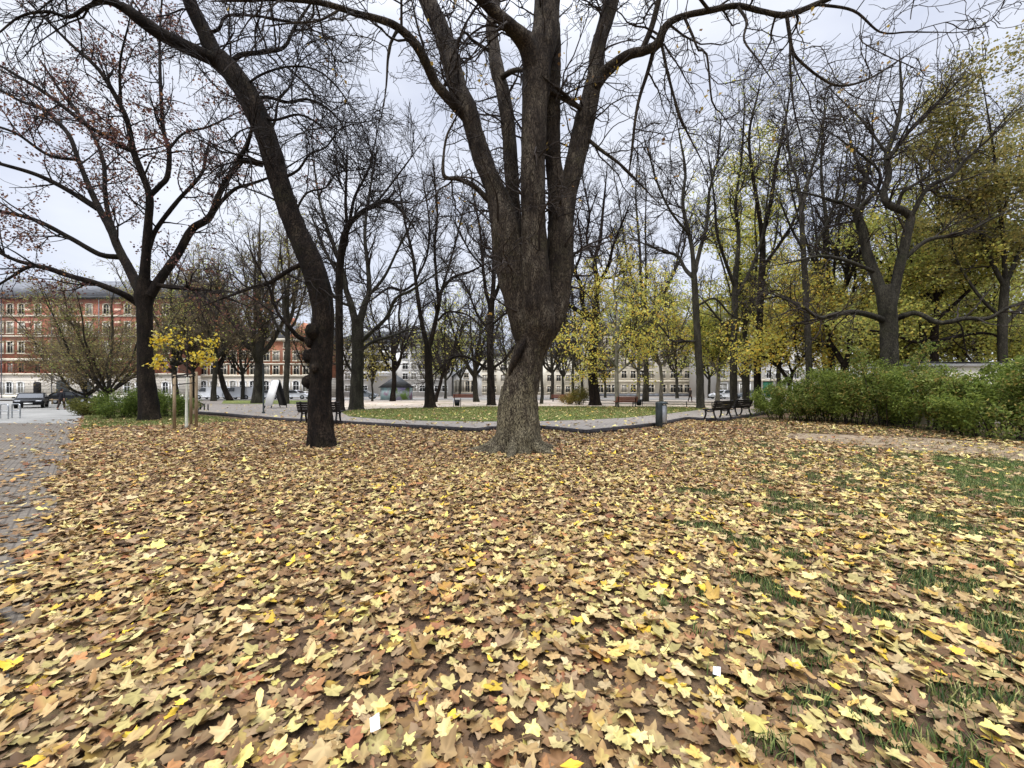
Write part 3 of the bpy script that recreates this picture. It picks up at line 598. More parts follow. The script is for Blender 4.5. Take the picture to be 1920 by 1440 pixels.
# ---- spreading red-leaved maple at the left
Y2 = 20.0
t_red = [
 [(281, 794, 62, Y2), (281, 782, 48, Y2), (278, 740, 42, Y2), (274, 700, 37, Y2), (272, 640, 32, Y2), (271, 585, 34, Y2), (270, 556, 42, Y2), (272, 525, 40, Y2)],
 [(262, 572, 14, Y2), (248, 562, 13, 19.8), (225, 549, 12, 19.4), (180, 531, 11, 19), (130, 517, 10, 18.6), (85, 502, 10, 18.2), (55, 500, 8, 18), (20, 520, 6, 17.6), (-20, 545, 5, 17.2)],
 [(88, 503, 8, 18.2), (30, 488, 7, 18), (-10, 468, 6, 17.8), (-60, 440, 5, 17.5)],
 [(262, 545, 24, Y2), (240, 500, 20, 20.3), (224, 470, 18, 20.5), (207, 430, 16, 20.8), (187, 393, 14, 21), (167, 350, 12, 21.2), (147, 300, 10, 21.4), (127, 250, 9, 21.6), (83, 207, 7, 21.8), (33, 187, 5, 22), (-30, 150, 4, 22)],
 [(183, 392, 10, 21), (123, 354, 9, 20.6), (67, 327, 8, 20.2), (0, 307, 7, 19.8), (-60, 290, 5, 19.5)],
 [(222, 482, 11, 20.4), (187, 477, 10, 20), (133, 447, 9, 19.6), (67, 413, 8, 19.2), (0, 396, 7, 18.8), (-60, 385, 5, 18.5)],
 [(216, 440, 12, 20.8), (203, 400, 11, 21.2), (197, 360, 10, 21.5), (193, 300, 9, 22), (167, 240, 7, 22.3), (120, 180, 6, 22.6), (80, 120, 4, 23)],
 [(270, 530, 26, Y2), (273, 490, 22, 19.9), (278, 417, 18, 19.7), (280, 367, 16, 19.6), (263, 317, 14, 19.5), (250, 283, 14, 19.4), (240, 233, 11, 19.2), (227, 200, 10, 19), (187, 133, 8, 18.8), (133, 83, 6, 18.6), (80, 30, 4, 18.4)],
 [(250, 285, 9, 19.4), (200, 257, 8, 19), (157, 230, 8, 18.7), (83, 173, 7, 18.3), (17, 133, 5, 18)],
 [(282, 366, 13, 19.6), (300, 348, 13, 19.7), (314, 330, 12, 19.8), (317, 283, 11, 20), (306, 240, 9, 20.2), (300, 133, 7, 20.5), (300, 60, 5, 20.8), (305, -20, 4, 21)],
 [(318, 278, 7, 20), (345, 250, 6, 20.4), (390, 238, 5, 20.8), (433, 217, 3, 21.2)],
 [(278, 470, 14, 19.9), (293, 430, 11, 20.1), (333, 377, 10, 20.4), (377, 327, 8, 20.8), (387, 287, 6, 21)],
 [(280, 555, 26, Y2), (300, 524, 22, 20.2), (333, 477, 19, 20.5), (360, 430, 18, 20.8), (393, 407, 16, 21), (413, 360, 13, 21.2), (443, 307, 11, 21.4), (467, 260, 9, 21.6), (480, 200, 6, 21.8)],
 [(405, 388, 9, 21), (440, 355, 8, 21.2), (470, 345, 7, 21.4), (510, 330, 5, 21.6), (560, 300, 3, 21.8)],
 [(295, 535, 10, 20.1), (340, 540, 9, 20), (390, 545, 7, 19.8), (430, 560, 5, 19.6)],
 [(227, 200, 7, 19), (225, 120, 6, 18.6), (240, 50, 4, 18.2)],
 [(147, 300, 7, 21.4), (90, 290, 6, 21), (30, 250, 5, 20.6), (-30, 230, 4, 20.3)],
]
REDLV = [LV(1.9, (1.5, 3.6), (48, 15), 7, 0.12, 0.02, 0.5, 0.013, 0.05, 0.15, 0.06, 4),
         LV(2.6, (0.8, 1.8), (45, 15), 5, 0.14, 0.02, 0.6, 0.010, 0.022, 0.12, 0.08, 3),
         LV(2.6, (0.4, 0.9), (45, 15), 4, 0.15, 0.0, 0.7, 0.008, 0.014, 0.12, 0.08, 3)]
REDC = [BK(106, 70, 66), BK(94, 66, 62), BK(122, 84, 74), BK(88, 68, 62), BK(146, 104, 70), BK(104, 78, 72)]
traced_tree('red_maple', 'spreading maple with thin red brown leaves and low horizontal limbs over the verge', (AT(280, 780, Y2)[0], Y2, 0), [trace(p, 0 if i == 0 else 1.2) for i, p in enumerate(t_red)], M['bark_dark'], M['twig_dark'], RG(3), REDLV, 0.14, 20, 0.12, 0.05,
            leaf=(12000, 0.13, REDC, 0.22))
# ---- grey tree on the right behind the shrubs
Y3 = 18.5
t_right = [
 [(1669, 800, 60, Y3), (1668, 780, 46, Y3), (1668, 700, 41, Y3), (1667, 640, 38, Y3), (1666, 600, 38, Y3), (1662, 565, 42, Y3), (1660, 535, 36, Y3)],
 [(1655, 600, 14, Y3), (1635, 592, 12, 18.2), (1600, 585, 11, 17.9), (1565, 590, 10, 17.6), (1535, 595, 8, 17.3), (1505, 575, 7, 17), (1470, 560, 5, 16.8)],
 [(1680, 598, 12, Y3), (1700, 590, 11, 18.1), (1722, 588, 10, 17.8), (1762, 605, 10, 17.4), (1810, 597, 9, 17), (1852, 597, 8, 16.6), (1890, 577, 6, 16.2), (1930, 562, 5, 16), (1980, 540, 4, 15.6)],
 [(1661, 575, 28, Y3), (1645, 525, 24, 18.7), (1628, 480, 22, 18.9), (1614, 425, 21, 19), (1603, 394, 17, 19), (1588, 383, 9, 18.9), (1563, 377, 8, 18.7), (1535, 368, 5, 18.5), (1500, 360, 4, 18.2)],
 [(1604, 398, 12, 19), (1612, 362, 10, 19.2), (1622, 333, 9, 19.4), (1606, 300, 7, 19.6), (1590, 250, 5, 19.8)],
 [(1606, 396, 10, 19), (1625, 376, 9, 18.8), (1641, 362, 9, 18.7), (1650, 340, 8, 18.6), (1646, 318, 7, 18.5), (1615, 290, 6, 18.3), (1580, 265, 4, 18)],
 [(1672, 570, 24, Y3), (1682, 520, 22, 18.4), (1693, 475, 21, 18.3), (1702, 432, 21, 18.2), (1707, 408, 21, 18.2), (1692, 395, 19, 18.2), (1667, 384, 18, 18.2), (1657, 364, 15, 18.3), (1666, 327, 14, 18.4), (1663, 290, 13, 18.5), (1680, 240, 10, 18.6), (1690, 187, 8, 18.7), (1688, 130, 5, 18.8)],
 [(1708, 408, 11, 18.2), (1730, 365, 9, 18), (1750, 345, 9, 17.9), (1783, 330, 8, 17.7), (1813, 297, 6, 17.5), (1860, 255, 4, 17.2)],
 [(1683, 388, 9, 18.2), (1690, 365, 8, 18), (1700, 355, 7, 17.9), (1725, 340, 5, 17.8)],
 [(1664, 300, 9, 18.4), (1710, 240, 7, 18.1), (1760, 190, 5, 17.8)],
 [(1664, 290, 8, 18.5), (1620, 230, 6, 18.8), (1580, 190, 4, 19)],
 [(1640, 510, 9, 18.7), (1590, 490, 8, 18.4), (1540, 480, 6, 18.1), (1490, 490, 4, 17.9)],
 [(1690, 490, 9, 18.3), (1740, 450, 8, 18), (1800, 440, 6, 17.7), (1860, 410, 4, 17.4)],
]
RLV = [LV(2.4, (1.4, 3.2), (50, 16), 7, 0.15, 0.01, 0.5, 0.012, 0.045, 0.15, 0.1, 4),
       LV(3.2, (0.8, 1.7), (45, 15), 5, 0.16, 0.02, 0.6, 0.009, 0.02, 0.12, 0.1, 3),
       LV(3.0, (0.35, 0.9), (42, 15), 4, 0.16, 0.02, 0.7, 0.007, 0.012, 0.12, 0.1, 3)]
traced_tree('gnarled_tree', 'gnarled grey green tree with twisting limbs rising behind the shrubs', (AT(1668, 780, Y3)[0], Y3, 0), [trace(p, 0 if i == 0 else 1.2) for i, p in enumerate(t_right)], M['bark_grey'], M['twig'], RG(4), RLV, 0.12, 20, 0.1, 0.06,
            leaf=(500, 0.11, [BK(150, 140, 60), BK(120, 110, 50)], 0.1))

# ---- middle distance trees around the lawn: trunk and main limbs traced, the rest grown
MIDLV = [LV(2.4, (1.6, 3.8), (42, 14), 7, 0.13, 0.03, 0.5, 0.018, 0.06, 0.15, 0.08, 4),
         LV(3.0, (0.9, 2.1), (42, 14), 5, 0.14, 0.03, 0.6, 0.012, 0.024, 0.1, 0.10, 3),
         LV(3.4, (0.5, 1.2), (40, 14), 4, 0.14, 0.02, 0.7, 0.009, 0.013, 0.1, 0.10, 3)]
YEL = [BK(204, 194, 92), BK(192, 188, 98), BK(218, 194, 82), BK(180, 180, 102), BK(208, 174, 80)]; YEL = [np.minimum(c * 1.16, 0.75) for c in YEL]
YGR = [BK(170, 174, 88), BK(152, 158, 84), BK(188, 184, 92), BK(132, 140, 76), BK(196, 180, 88)]; YGR = [np.minimum(c * 1.28, 0.75) for c in YGR]
OLV = [BK(130, 126, 70), BK(114, 112, 66), BK(140, 130, 72), BK(104, 104, 62), BK(152, 134, 74)]; OLV = [np.minimum(c * 1.33, 0.75) for c in OLV]
BRN = [BK(112, 98, 62), BK(96, 84, 56), BK(124, 112, 70), BK(88, 80, 60)]; BRN = [np.minimum(c * 1.63, 0.75) for c in BRN]
def midtree(name, label, px, py, traces, bark, twig, seed, lv=MIDLV, leaf=None, dep=None, z=PZ):
    Y = dep or PG(px, py, z)[1]
    g = RG(seed); L = []
    for i, p in enumerate(traces):
        dy = 0 if i == 0 else g.normal(0, 0.07)
        q = [(a, b, c, Y * (1 + dy * j / len(p))) for j, (a, b, c) in enumerate(p)]
        L.append(trace(q, ext=0 if i == 0 else 2.2, wk=0.84))
    return traced_tree(name, label, (AT(px, py, Y)[0], Y, z), L, bark, twig, g, lv, 0.25, 12, 0.12, 0.06, leaf)
midtree('bare_tree', 'stout bare tree with forked crown just right of the trunk with burls', 668, 768,
 [[(668, 772, 46), (668, 762, 34), (670, 700, 29), (671, 640, 28), (670, 600, 28)],
  [(668, 610, 18), (658, 570, 15), (648, 540, 12), (640, 500, 10), (618, 440, 8), (600, 380, 6), (590, 320, 4)],
  [(674, 605, 18), (684, 570, 15), (692, 548, 13), (690, 500, 10), (684, 440, 8), (690, 380, 6), (700, 320, 4)],
  [(678, 640, 10), (700, 620, 9), (725, 595, 8), (742, 560, 7), (770, 545, 6), (800, 525, 4)],
  [(680, 655, 8), (700, 640, 7), (735, 630, 6), (760, 620, 4)], [(690, 555, 8), (720, 520, 7), (745, 470, 5), (770, 420, 4)],
  [(660, 575, 7), (630, 560, 6), (600, 510, 5)], [(662, 700, 6), (650, 680, 5), (640, 650, 4)]], M['bark_grey'], M['twig'], 21)
midtree('bare_tree', 'bare tree with long arched limb rising directly behind the trunk with burls', 638, 768,
 [[(638, 771, 28), (638, 762, 20), (637, 700, 18), (636, 620, 18), (636, 540, 18), (637, 500, 18)],
  [(637, 505, 18), (642, 460, 17), (652, 425, 15), (670, 405, 13), (695, 388, 12), (728, 377, 10), (750, 392, 7), (765, 412, 5)],
  [(638, 500, 11), (650, 440, 9), (648, 380, 7), (650, 320, 5)], [(655, 420, 8), (665, 370, 7), (690, 320, 5), (700, 280, 4)],
  [(700, 388, 6), (730, 350, 5), (760, 310, 4)], [(636, 520, 7), (610, 470, 6), (590, 420, 5)]], M['bark_dark'], M['twig_dark'], 22, dep=26)
midtree('bare_tree', 'bare tree with flared base standing alone on the lawn between kiosk and grey trunk', 806, 765,
 [[(806, 768, 46), (806, 760, 27), (805, 720, 19), (803, 680, 17), (802, 640, 16)],
  [(801, 650, 12), (792, 610, 10), (785, 570, 9), (780, 530, 8), (774, 480, 7), (760, 420, 5), (750, 360, 4)],
  [(805, 650, 12), (815, 610, 10), (823, 570, 9), (828, 545, 8), (850, 520, 7), (880, 510, 5), (900, 500, 4)],
  [(823, 575, 8), (818, 520, 7), (815, 460, 6), (820, 400, 5), (815, 340, 4)], [(780, 530, 6), (755, 545, 6), (730, 540, 5), (700, 560, 4)],
  [(780, 525, 6), (800, 480, 5), (805, 420, 4), (795, 350, 3)], [(822, 600, 6), (840, 585, 5), (875, 590, 4), (900, 610, 3)], [(828, 545, 6), (850, 470, 5), (865, 410, 4)]], M['bark_dark'], M['twig'], 23)
midtree('bare_tree', 'tall upright bare tree with a low arching bough left of the massive grey tree', 921, 760,
 [[(921, 763, 28), (921, 755, 20), (920, 700, 16), (919, 650, 16), (920, 600, 15), (922, 560, 13)],
  [(922, 570, 11), (926, 520, 10), (926, 460, 8), (928, 400, 6), (930, 350, 4)], [(920, 580, 9), (910, 540, 8), (905, 490, 6), (900, 430, 5), (890, 380, 4)],
  [(922, 570, 9), (937, 530, 8), (945, 480, 6), (950, 420, 4)], [(914, 692, 6), (895, 680, 6), (870, 668, 5), (845, 672, 5), (828, 688, 4), (815, 700, 3)],
  [(925, 690, 6), (945, 675, 6), (960, 655, 5), (975, 640, 3)], [(918, 620, 6), (895, 590, 5), (875, 540, 4), (850, 510, 3)], [(922, 610, 6), (945, 590, 5), (975, 575, 4)],
  [(905, 500, 5), (880, 470, 4), (860, 430, 3)]], M['bark_dark'], M['twig'], 24)
midtree('bare_tree', 'black trunked twisted bare tree behind yellow leaves, right of the massive grey tree', 1115, 760,
 [[(1115, 763, 40), (1115, 752, 26), (1111, 700, 21), (1112, 650, 20), (1116, 600, 18), (1117, 560, 15)],
  [(1116, 600, 13), (1095, 590, 11), (1078, 578, 9), (1065, 570, 7), (1050, 545, 5)], [(1112, 605, 10), (1092, 570, 9), (1088, 530, 8), (1078, 510, 7), (1090, 470, 5), (1085, 420, 4)],
  [(1117, 565, 13), (1120, 530, 12), (1115, 490, 10), (1125, 450, 8), (1130, 400, 6), (1135, 350, 4)], [(1118, 540, 8), (1140, 500, 8), (1150, 460, 6), (1170, 410, 4)],
  [(1116, 490, 7), (1100, 450, 6), (1105, 400, 5), (1095, 350, 3)], [(1120, 520, 6), (1150, 520, 5), (1185, 500, 4)]], M['bark_dark'], M['twig_dark'], 25)
midtree('yellow_maple', 'young maple with thin pale trunk and yellow leaves beside the black twisted tree', 1157, 763,
 [[(1157, 766, 14), (1157, 758, 10), (1156, 700, 9), (1157, 650, 8), (1158, 600, 7)], [(1157, 690, 6), (1130, 660, 4), (1095, 640, 3), (1070, 635, 2)], [(1157, 660, 6), (1180, 630, 4), (1205, 610, 3)],
  [(1158, 610, 6), (1155, 570, 5), (1150, 530, 4), (1160, 490, 3)], [(1157, 690, 5), (1135, 695, 4), (1105, 700, 3)], [(1157, 640, 5), (1130, 600, 4), (1110, 560, 3)], [(1158, 700, 5), (1185, 675, 4), (1195, 660, 3)]],
 M['bark_pale'], M['twig'], 26, leaf=(6500, 0.18, YEL, 0.5))
midtree('bare_tree', 'slender straight dark tree at the end of the lawn left of the benches', 1312, 766,
 [[(1313, 769, 30), (1313, 760, 20), (1312, 700, 17), (1308, 640, 16), (1305, 580, 15), (1302, 530, 14), (1300, 510, 14)],
  [(1300, 520, 11), (1285, 505, 9), (1270, 480, 8), (1240, 470, 6), (1215, 460, 4)], [(1301, 515, 11), (1298, 470, 10), (1290, 430, 9), (1280, 380, 8), (1285, 320, 6), (1275, 260, 4)],
  [(1302, 515, 10), (1312, 470, 9), (1325, 420, 8), (1330, 360, 6), (1345, 300, 5), (1350, 250, 4)], [(1293, 440, 7), (1260, 400, 6), (1235, 350, 5), (1220, 300, 4)],
  [(1305, 575, 5), (1340, 560, 5), (1370, 590, 4), (1400, 600, 3)], [(1310, 640, 6), (1285, 640, 6), (1262, 640, 5), (1245, 620, 4)]], M['bark_grey'], M['twig'], 27)
midtree('bare_tree', 'grey trunked tree standing behind the pair of benches', 1375, 764,
 [[(1376, 768, 26), (1376, 758, 19), (1375, 700, 17), (1376, 640, 16), (1378, 560, 14), (1380, 500, 13)],
  [(1379, 540, 10), (1360, 490, 8), (1345, 440, 7), (1340, 380, 5), (1330, 300, 3)], [(1380, 510, 11), (1385, 450, 9), (1380, 380, 7), (1390, 300, 5), (1395, 220, 4)],
  [(1379, 560, 8), (1410, 500, 7), (1430, 440, 6), (1440, 360, 4)], [(1377, 620, 6), (1350, 600, 5), (1325, 570, 4)]], M['bark_grey'], M['twig'], 28, leaf=(900, 0.16, YGR, 0.4))
midtree('bare_tree', 'dark straight tree between the benches and the shrubs with high forked crown', 1421, 764,
 [[(1422, 768, 28), (1421, 758, 19), (1420, 700, 17), (1422, 640, 16), (1426, 560, 16), (1430, 480, 15), (1428, 420, 14)],
  [(1429, 440, 11), (1420, 380, 10), (1410, 320, 8), (1405, 250, 6), (1420, 180, 4)], [(1430, 440, 11), (1445, 380, 10), (1455, 310, 8), (1470, 240, 6), (1480, 180, 4)],
  [(1430, 500, 8), (1460, 460, 7), (1490, 410, 6), (1510, 350, 4)], [(1425, 560, 6), (1455, 545, 5), (1490, 555, 4)], [(1420, 660, 7), (1440, 675, 6), (1460, 690, 5), (1475, 705, 4)]], M['bark_dark'], M['twig'], 29, leaf=(500, 0.15, YGR, 0.3))
midtree('bare_tree', 'mossy straight trunk standing over the left half of the shrubs', 1517, 772,
 [[(1517, 776, 28), (1517, 764, 20), (1517, 700, 17), (1515, 640, 16), (1512, 580, 15), (1508, 500, 14), (1504, 430, 12), (1502, 380, 11)],
  [(1503, 400, 9), (1495, 340, 8), (1480, 290, 6), (1475, 230, 4)], [(1503, 400, 9), (1515, 340, 8), (1530, 290, 6), (1545, 220, 4)], [(1506, 470, 7), (1480, 420, 6), (1460, 370, 4)],
  [(1508, 500, 7), (1540, 440, 6), (1565, 380, 5), (1575, 320, 4)], [(1512, 585, 7), (1490, 570, 6), (1470, 555, 5), (1440, 560, 3)]], M['bark_grey'], M['twig'], 30, dep=27, leaf=(500, 0.15, OLV, 0.3))
midtree('small_tree', 'small dark tree with V fork and yellow leaves above the low end of the shrubs', 1481, 760,
 [[(1481, 764, 15), (1481, 750, 11), (1481, 725, 10), (1480, 712, 11)], [(1479, 715, 9), (1462, 690, 8), (1448, 675, 7), (1430, 668, 5), (1415, 660, 4)], [(1482, 715, 9), (1488, 695, 8), (1500, 680, 7), (1515, 650, 5), (1520, 620, 4)],
  [(1485, 700, 6), (1470, 650, 5), (1465, 610, 4)], [(1500, 680, 5), (1490, 640, 4), (1495, 600, 3)]], M['bark_dark'], M['twig_dark'], 31, dep=30, leaf=(7000, 0.19, YEL, 0.5))
midtree('small_tree', 'dark forked tree with orange yellow leaves in front of the white house', 1584, 760,
 [[(1584, 765, 26), (1584, 740, 20), (1584, 700, 19), (1584, 672, 22)], [(1580, 680, 14), (1565, 655, 12), (1552, 635, 10), (1540, 600, 7), (1530, 560, 5)], [(1588, 678, 14), (1594, 640, 12), (1590, 600, 9), (1600, 550, 6), (1605, 500, 4)],
  [(1590, 640, 8), (1620, 610, 7), (1640, 580, 5)], [(1560, 650, 6), (1535, 645, 5), (1510, 640, 4)]], M['bark_dark'], M['twig_dark'], 32, dep=28, leaf=(9000, 0.18, YEL[2:] + OLV[:3], 0.55))
DENSE = [LV(1.6, (1.5, 3.2), (50, 15), 6, 0.15, 0.0, 0.5, 0.014, 0.05, 0.1, 0.08, 4),
         LV(2.0, (0.8, 1.8), (48, 15), 5, 0.15, 0.0, 0.6, 0.011, 0.022, 0.1, 0.08, 3),
         LV(2.0, (0.4, 0.9), (45, 15), 4, 0.15, 0.0, 0.7, 0.009, 0.014, 0.1, 0.08, 3)]
midtree('green_yellow_tree', 'dense yellow green tree with near black trunk behind the flat roofed shed', 1752, 770,
 [[(1752, 776, 34), (1752, 750, 24), (1752, 690, 21), (1752, 640, 20), (1753, 600, 18), (1755, 560, 16)], [(1753, 610, 10), (1720, 580, 9), (1690, 540, 7), (1660, 500, 5), (1640, 480, 4)], [(1754, 600, 10), (1790, 570, 9), (1830, 530, 7), (1860, 490, 5)],
  [(1755, 565, 12), (1750, 500, 10), (1760, 440, 7), (1755, 380, 5)], [(1754, 640, 9), (1800, 630, 8), (1850, 625, 6), (1900, 640, 5), (1950, 640, 4)], [(1752, 645, 8), (1710, 640, 7), (1670, 625, 5), (1630, 620, 4)],
  [(1755, 560, 8), (1790, 500, 7), (1820, 440, 5)], [(1756, 575, 8), (1720, 520, 6), (1700, 450, 4)]], M['bark_dark'], M['twig_dark'], 33, DENSE, dep=24, leaf=(28000, 0.16, YGR + OLV[:2], 0.55))
midtree('brown_tree', 'tall dense tree in dull olive brown leaf at the right edge', 1880, 780,
 [[(1880, 785, 40), (1880, 760, 30), (1880, 680, 25), (1880, 600, 24), (1885, 520, 22)], [(1884, 540, 14), (1850, 470, 12), (1830, 400, 10), (1800, 320, 7), (1790, 240, 4)], [(1885, 530, 14), (1880, 440, 12), (1870, 350, 9), (1860, 260, 6), (1850, 200, 4)],
  [(1886, 530, 14), (1920, 450, 12), (1940, 350, 9), (1950, 250, 6), (1945, 190, 4)], [(1882, 600, 10), (1840, 560, 9), (1800, 500, 7), (1770, 430, 5)], [(1882, 610, 10), (1930, 560, 9), (1980, 500, 7)], [(1850, 470, 8), (1880, 400, 7), (1910, 300, 5)],
  [(1830, 400, 7), (1790, 380, 6), (1760, 330, 4)]], M['bark_grey'], M['twig'], 34, DENSE, dep=21.5, leaf=(36000, 0.14, OLV, 0.5))
# trees grown wholly by rule
def AP(px, py): return PG(px, py, PZ)
def Hof(Y, topy): return (HZ - topy) * Y / F + CH - PZ
def auto(name, label, px, py, topy, seed, bark='bark_grey', twig='twig', rpx=8, spread=4.5, nl=5, hf=0.3, lv=MIDLV, leaf=None, lean=(0, 0), dep=None, wob=0.25, leader=True):
    b = PG(px, py, PZ) if dep is None else np.array([(px - 960) * dep / F, dep, PZ])
    H = Hof(b[1], topy)
    return auto_tree(name, label, tuple(b), RG(seed), H, H * hf, rpx * b[1] / F / 2 * 0.8, spread, nl, M[bark], M[twig], lv, lean, leaf, None, wob, leader)
FARLV = [LV(2.0, (1.8, 4.0), (42, 14), 6, 0.13, 0.03, 0.5, 0.025, 0.07, 0.1, 0.06, 3),
         LV(2.4, (1.0, 2.2), (42, 14), 4, 0.14, 0.03, 0.6, 0.016, 0.028, 0.1, 0.08, 3),
         LV(1.8, (0.6, 1.3), (40, 14), 3, 0.14, 0.02, 0.7, 0.012, 0.017, 0.1, 0.08, 3)]
auto('yellow_tree', 'yellow crowned tree with pale trunk left of the slender straight tree', 1196, 757, 530, 41, 'bark_pale', rpx=8, spread=4.5, hf=0.32, leaf=(4500, 0.22, YGR, 0.6))
auto('yellow_tree', 'pale barked yellow green tree behind the litter bin', 1240, 755.5, 505, 42, 'bark_pale', rpx=8, spread=4.2, hf=0.3, leaf=(4200, 0.23, YEL, 0.6), lv=FARLV)
auto('yellow_tree', 'tall maple with golden top behind the trees at the benches', 1400, 757, 290, 43, 'bark_grey', rpx=11, spread=5.5, hf=0.35, leaf=(11000, 0.24, YGR + YEL[2:3], 0.6), lv=FARLV)
auto('yellow_tree', 'leafy yellow tree left of the green gate behind the benches', 1345, 755, 540, 44, 'bark_pale', rpx=9, spread=4.5, hf=0.3, leaf=(11000, 0.25, YGR, 0.6), lv=FARLV)
auto('yellow_tree', 'golden tree before the upper windows of the white house', 1460, 754, 470, 45, 'bark_grey', rpx=9, spread=5.0, hf=0.3, leaf=(11000, 0.24, YEL[1:] + OLV[:2], 0.6), lv=FARLV)
auto('yellow_tree', 'broad green yellow tree right of the forked tree before the white house', 1620, 756, 440, 46, 'bark_grey', rpx=10, spread=5.5, hf=0.25, leaf=(15000, 0.23, YGR, 0.6), lv=FARLV)
auto('yellow_tree', 'low yellow green tree filling the gap beside the shed', 1700, 756, 500, 47, 'bark_grey', rpx=10, spread=5.5, hf=0.2, leaf=(15000, 0.23, YGR[:3] + OLV[:2], 0.6), lv=FARLV, dep=33)
auto('yellow_tree', 'olive tree far behind the shed at the right edge', 1850, 756, 380, 48, 'bark_grey', rpx=12, spread=6.5, hf=0.2, leaf=(20000, 0.23, OLV[:3] + YGR[:2], 0.6), lv=FARLV, dep=31)
auto('bare_tree', 'bare tree with fine upright crown rising above the yellow maples behind the lawn', 1210, 752, 250, 49, rpx=12, spread=7, nl=6, hf=0.3, lv=FARLV)
auto('bare_tree', 'tall bare tree behind the gnarled tree, crown against open sky', 1560, 764, 150, 50, rpx=14, spread=5.0, nl=6, hf=0.35, dep=30)
auto('bare_tree', 'bare crown between gnarled tree and olive brown tree', 1730, 766, 230, 51, rpx=14, spread=4.5, nl=6, hf=0.35, dep=26, leaf=(700, 0.14, OLV, 0.4))
# left middle ground
auto('multi_stem_tree', 'brown twiggy many stemmed tree before the red brick building', 200, 752, 515, 52, 'bark_grey', 'twig_olive', rpx=9, spread=6.2, nl=11, hf=0.1, lv=[LV(2.0, (1.4, 3.0), (35, 12), 6, 0.1, 0.02, 0.5, 0.018, 0.05, 0.1, 0.05, 3), LV(2.4, (0.8, 1.8), (35, 12), 5, 0.1, 0.02, 0.6, 0.013, 0.03, 0.1, 0.05, 3), LV(2.4, (0.5, 1.0), (35, 12), 4, 0.1, 0.02, 0.7, 0.011, 0.02, 0.1, 0.05, 3)], leaf=(13000, 0.13, BRN + YGR[3:4], 0.5), dep=36)
auto('multi_stem_tree', 'brown twiggy shrub like tree left of the red maple trunk', 160, 752, 590, 53, 'bark_grey', 'twig_olive', rpx=8, spread=5.4, nl=8, hf=0.1, lv=FARLV, leaf=(8000, 0.15, BRN, 0.5), dep=41)
auto('bare_tree', 'thin bare tree right of the staked sapling before the brick houses', 401, 752, 470, 54, 'bark_grey', 'twig_olive', rpx=10, spread=5, nl=5, hf=0.35, lv=FARLV, leaf=(1200, 0.2, BRN[:2] + YGR[:1], 0.4))
auto('bare_tree', 'bare tree leaning right beside the white parked van', 432, 751, 480, 55, 'bark_dark', 'twig_olive', rpx=11, spread=5, nl=5, hf=0.3, lv=FARLV, lean=(-2.2, 0))
auto('bare_tree', 'stout purple brown bare tree left of the folding board', 482, 756, 400, 56, 'bark_grey', 'twig_olive', rpx=19, spread=5.5, nl=7, hf=0.28, leaf=(1800, 0.18, BRN + YGR[:2], 0.4))
auto('bare_tree', 'bare grey tree standing just behind the folding board', 536, 757, 380, 57, 'bark_grey', 'twig_olive', rpx=12, spread=5, nl=6, hf=0.4, leaf=(500, 0.18, YGR, 0.4))
auto('bare_tree', 'bare brown crowned tree far behind the red maple', 330, 752, 470, 58, 'bark_grey', 'twig_olive', rpx=11, spread=6, nl=6, hf=0.25, lv=FARLV, leaf=(4200, 0.19, BRN + YGR[:3], 0.5), dep=52)
auto('bare_tree', 'dark trunked tree in front of the kiosk', 736, 752.5, 500, 59, 'bark_dark', rpx=11, spread=5.5, nl=6, hf=0.3, lv=FARLV, leaf=(300, 0.2, YGR, 0.4))
auto('sapling', 'thin young tree with pale yellow leaves left of the kiosk', 698, 752.5, 655, 60, 'bark_grey', rpx=4.5, spread=1.8, nl=4, hf=0.4, lv=FARLV, leaf=(900, 0.26, [BK(196, 184, 110), BK(180, 170, 96)], 0.45))
auto('bare_tree', 'thin bare tree right of the kiosk with leaning stem', 816, 754, 540, 61, 'bark_dark', rpx=8, spread=4.5, nl=5, hf=0.3, lv=FARLV, lean=(1.2, 0), leaf=(800, 0.24, YGR, 0.4))
auto('bare_tree', 'tree with spreading fork before the pale gabled house', 893, 753.5, 530, 62, 'bark_grey', rpx=12, spread=5.5, nl=5, hf=0.25, lv=FARLV, leaf=(600, 0.24, YGR, 0.5))
auto('bare_tree', 'slender straight tree seen just right of the massive grey trunk', 1015, 757, 480, 63, rpx=7, spread=3.5, nl=5, hf=0.4, lv=FARLV)
auto('bare_tree', 'thin grey tree by the olive bush behind the lawn', 1075, 753, 470, 64, rpx=7, spread=4, nl=5, hf=0.4, lv=FARLV)
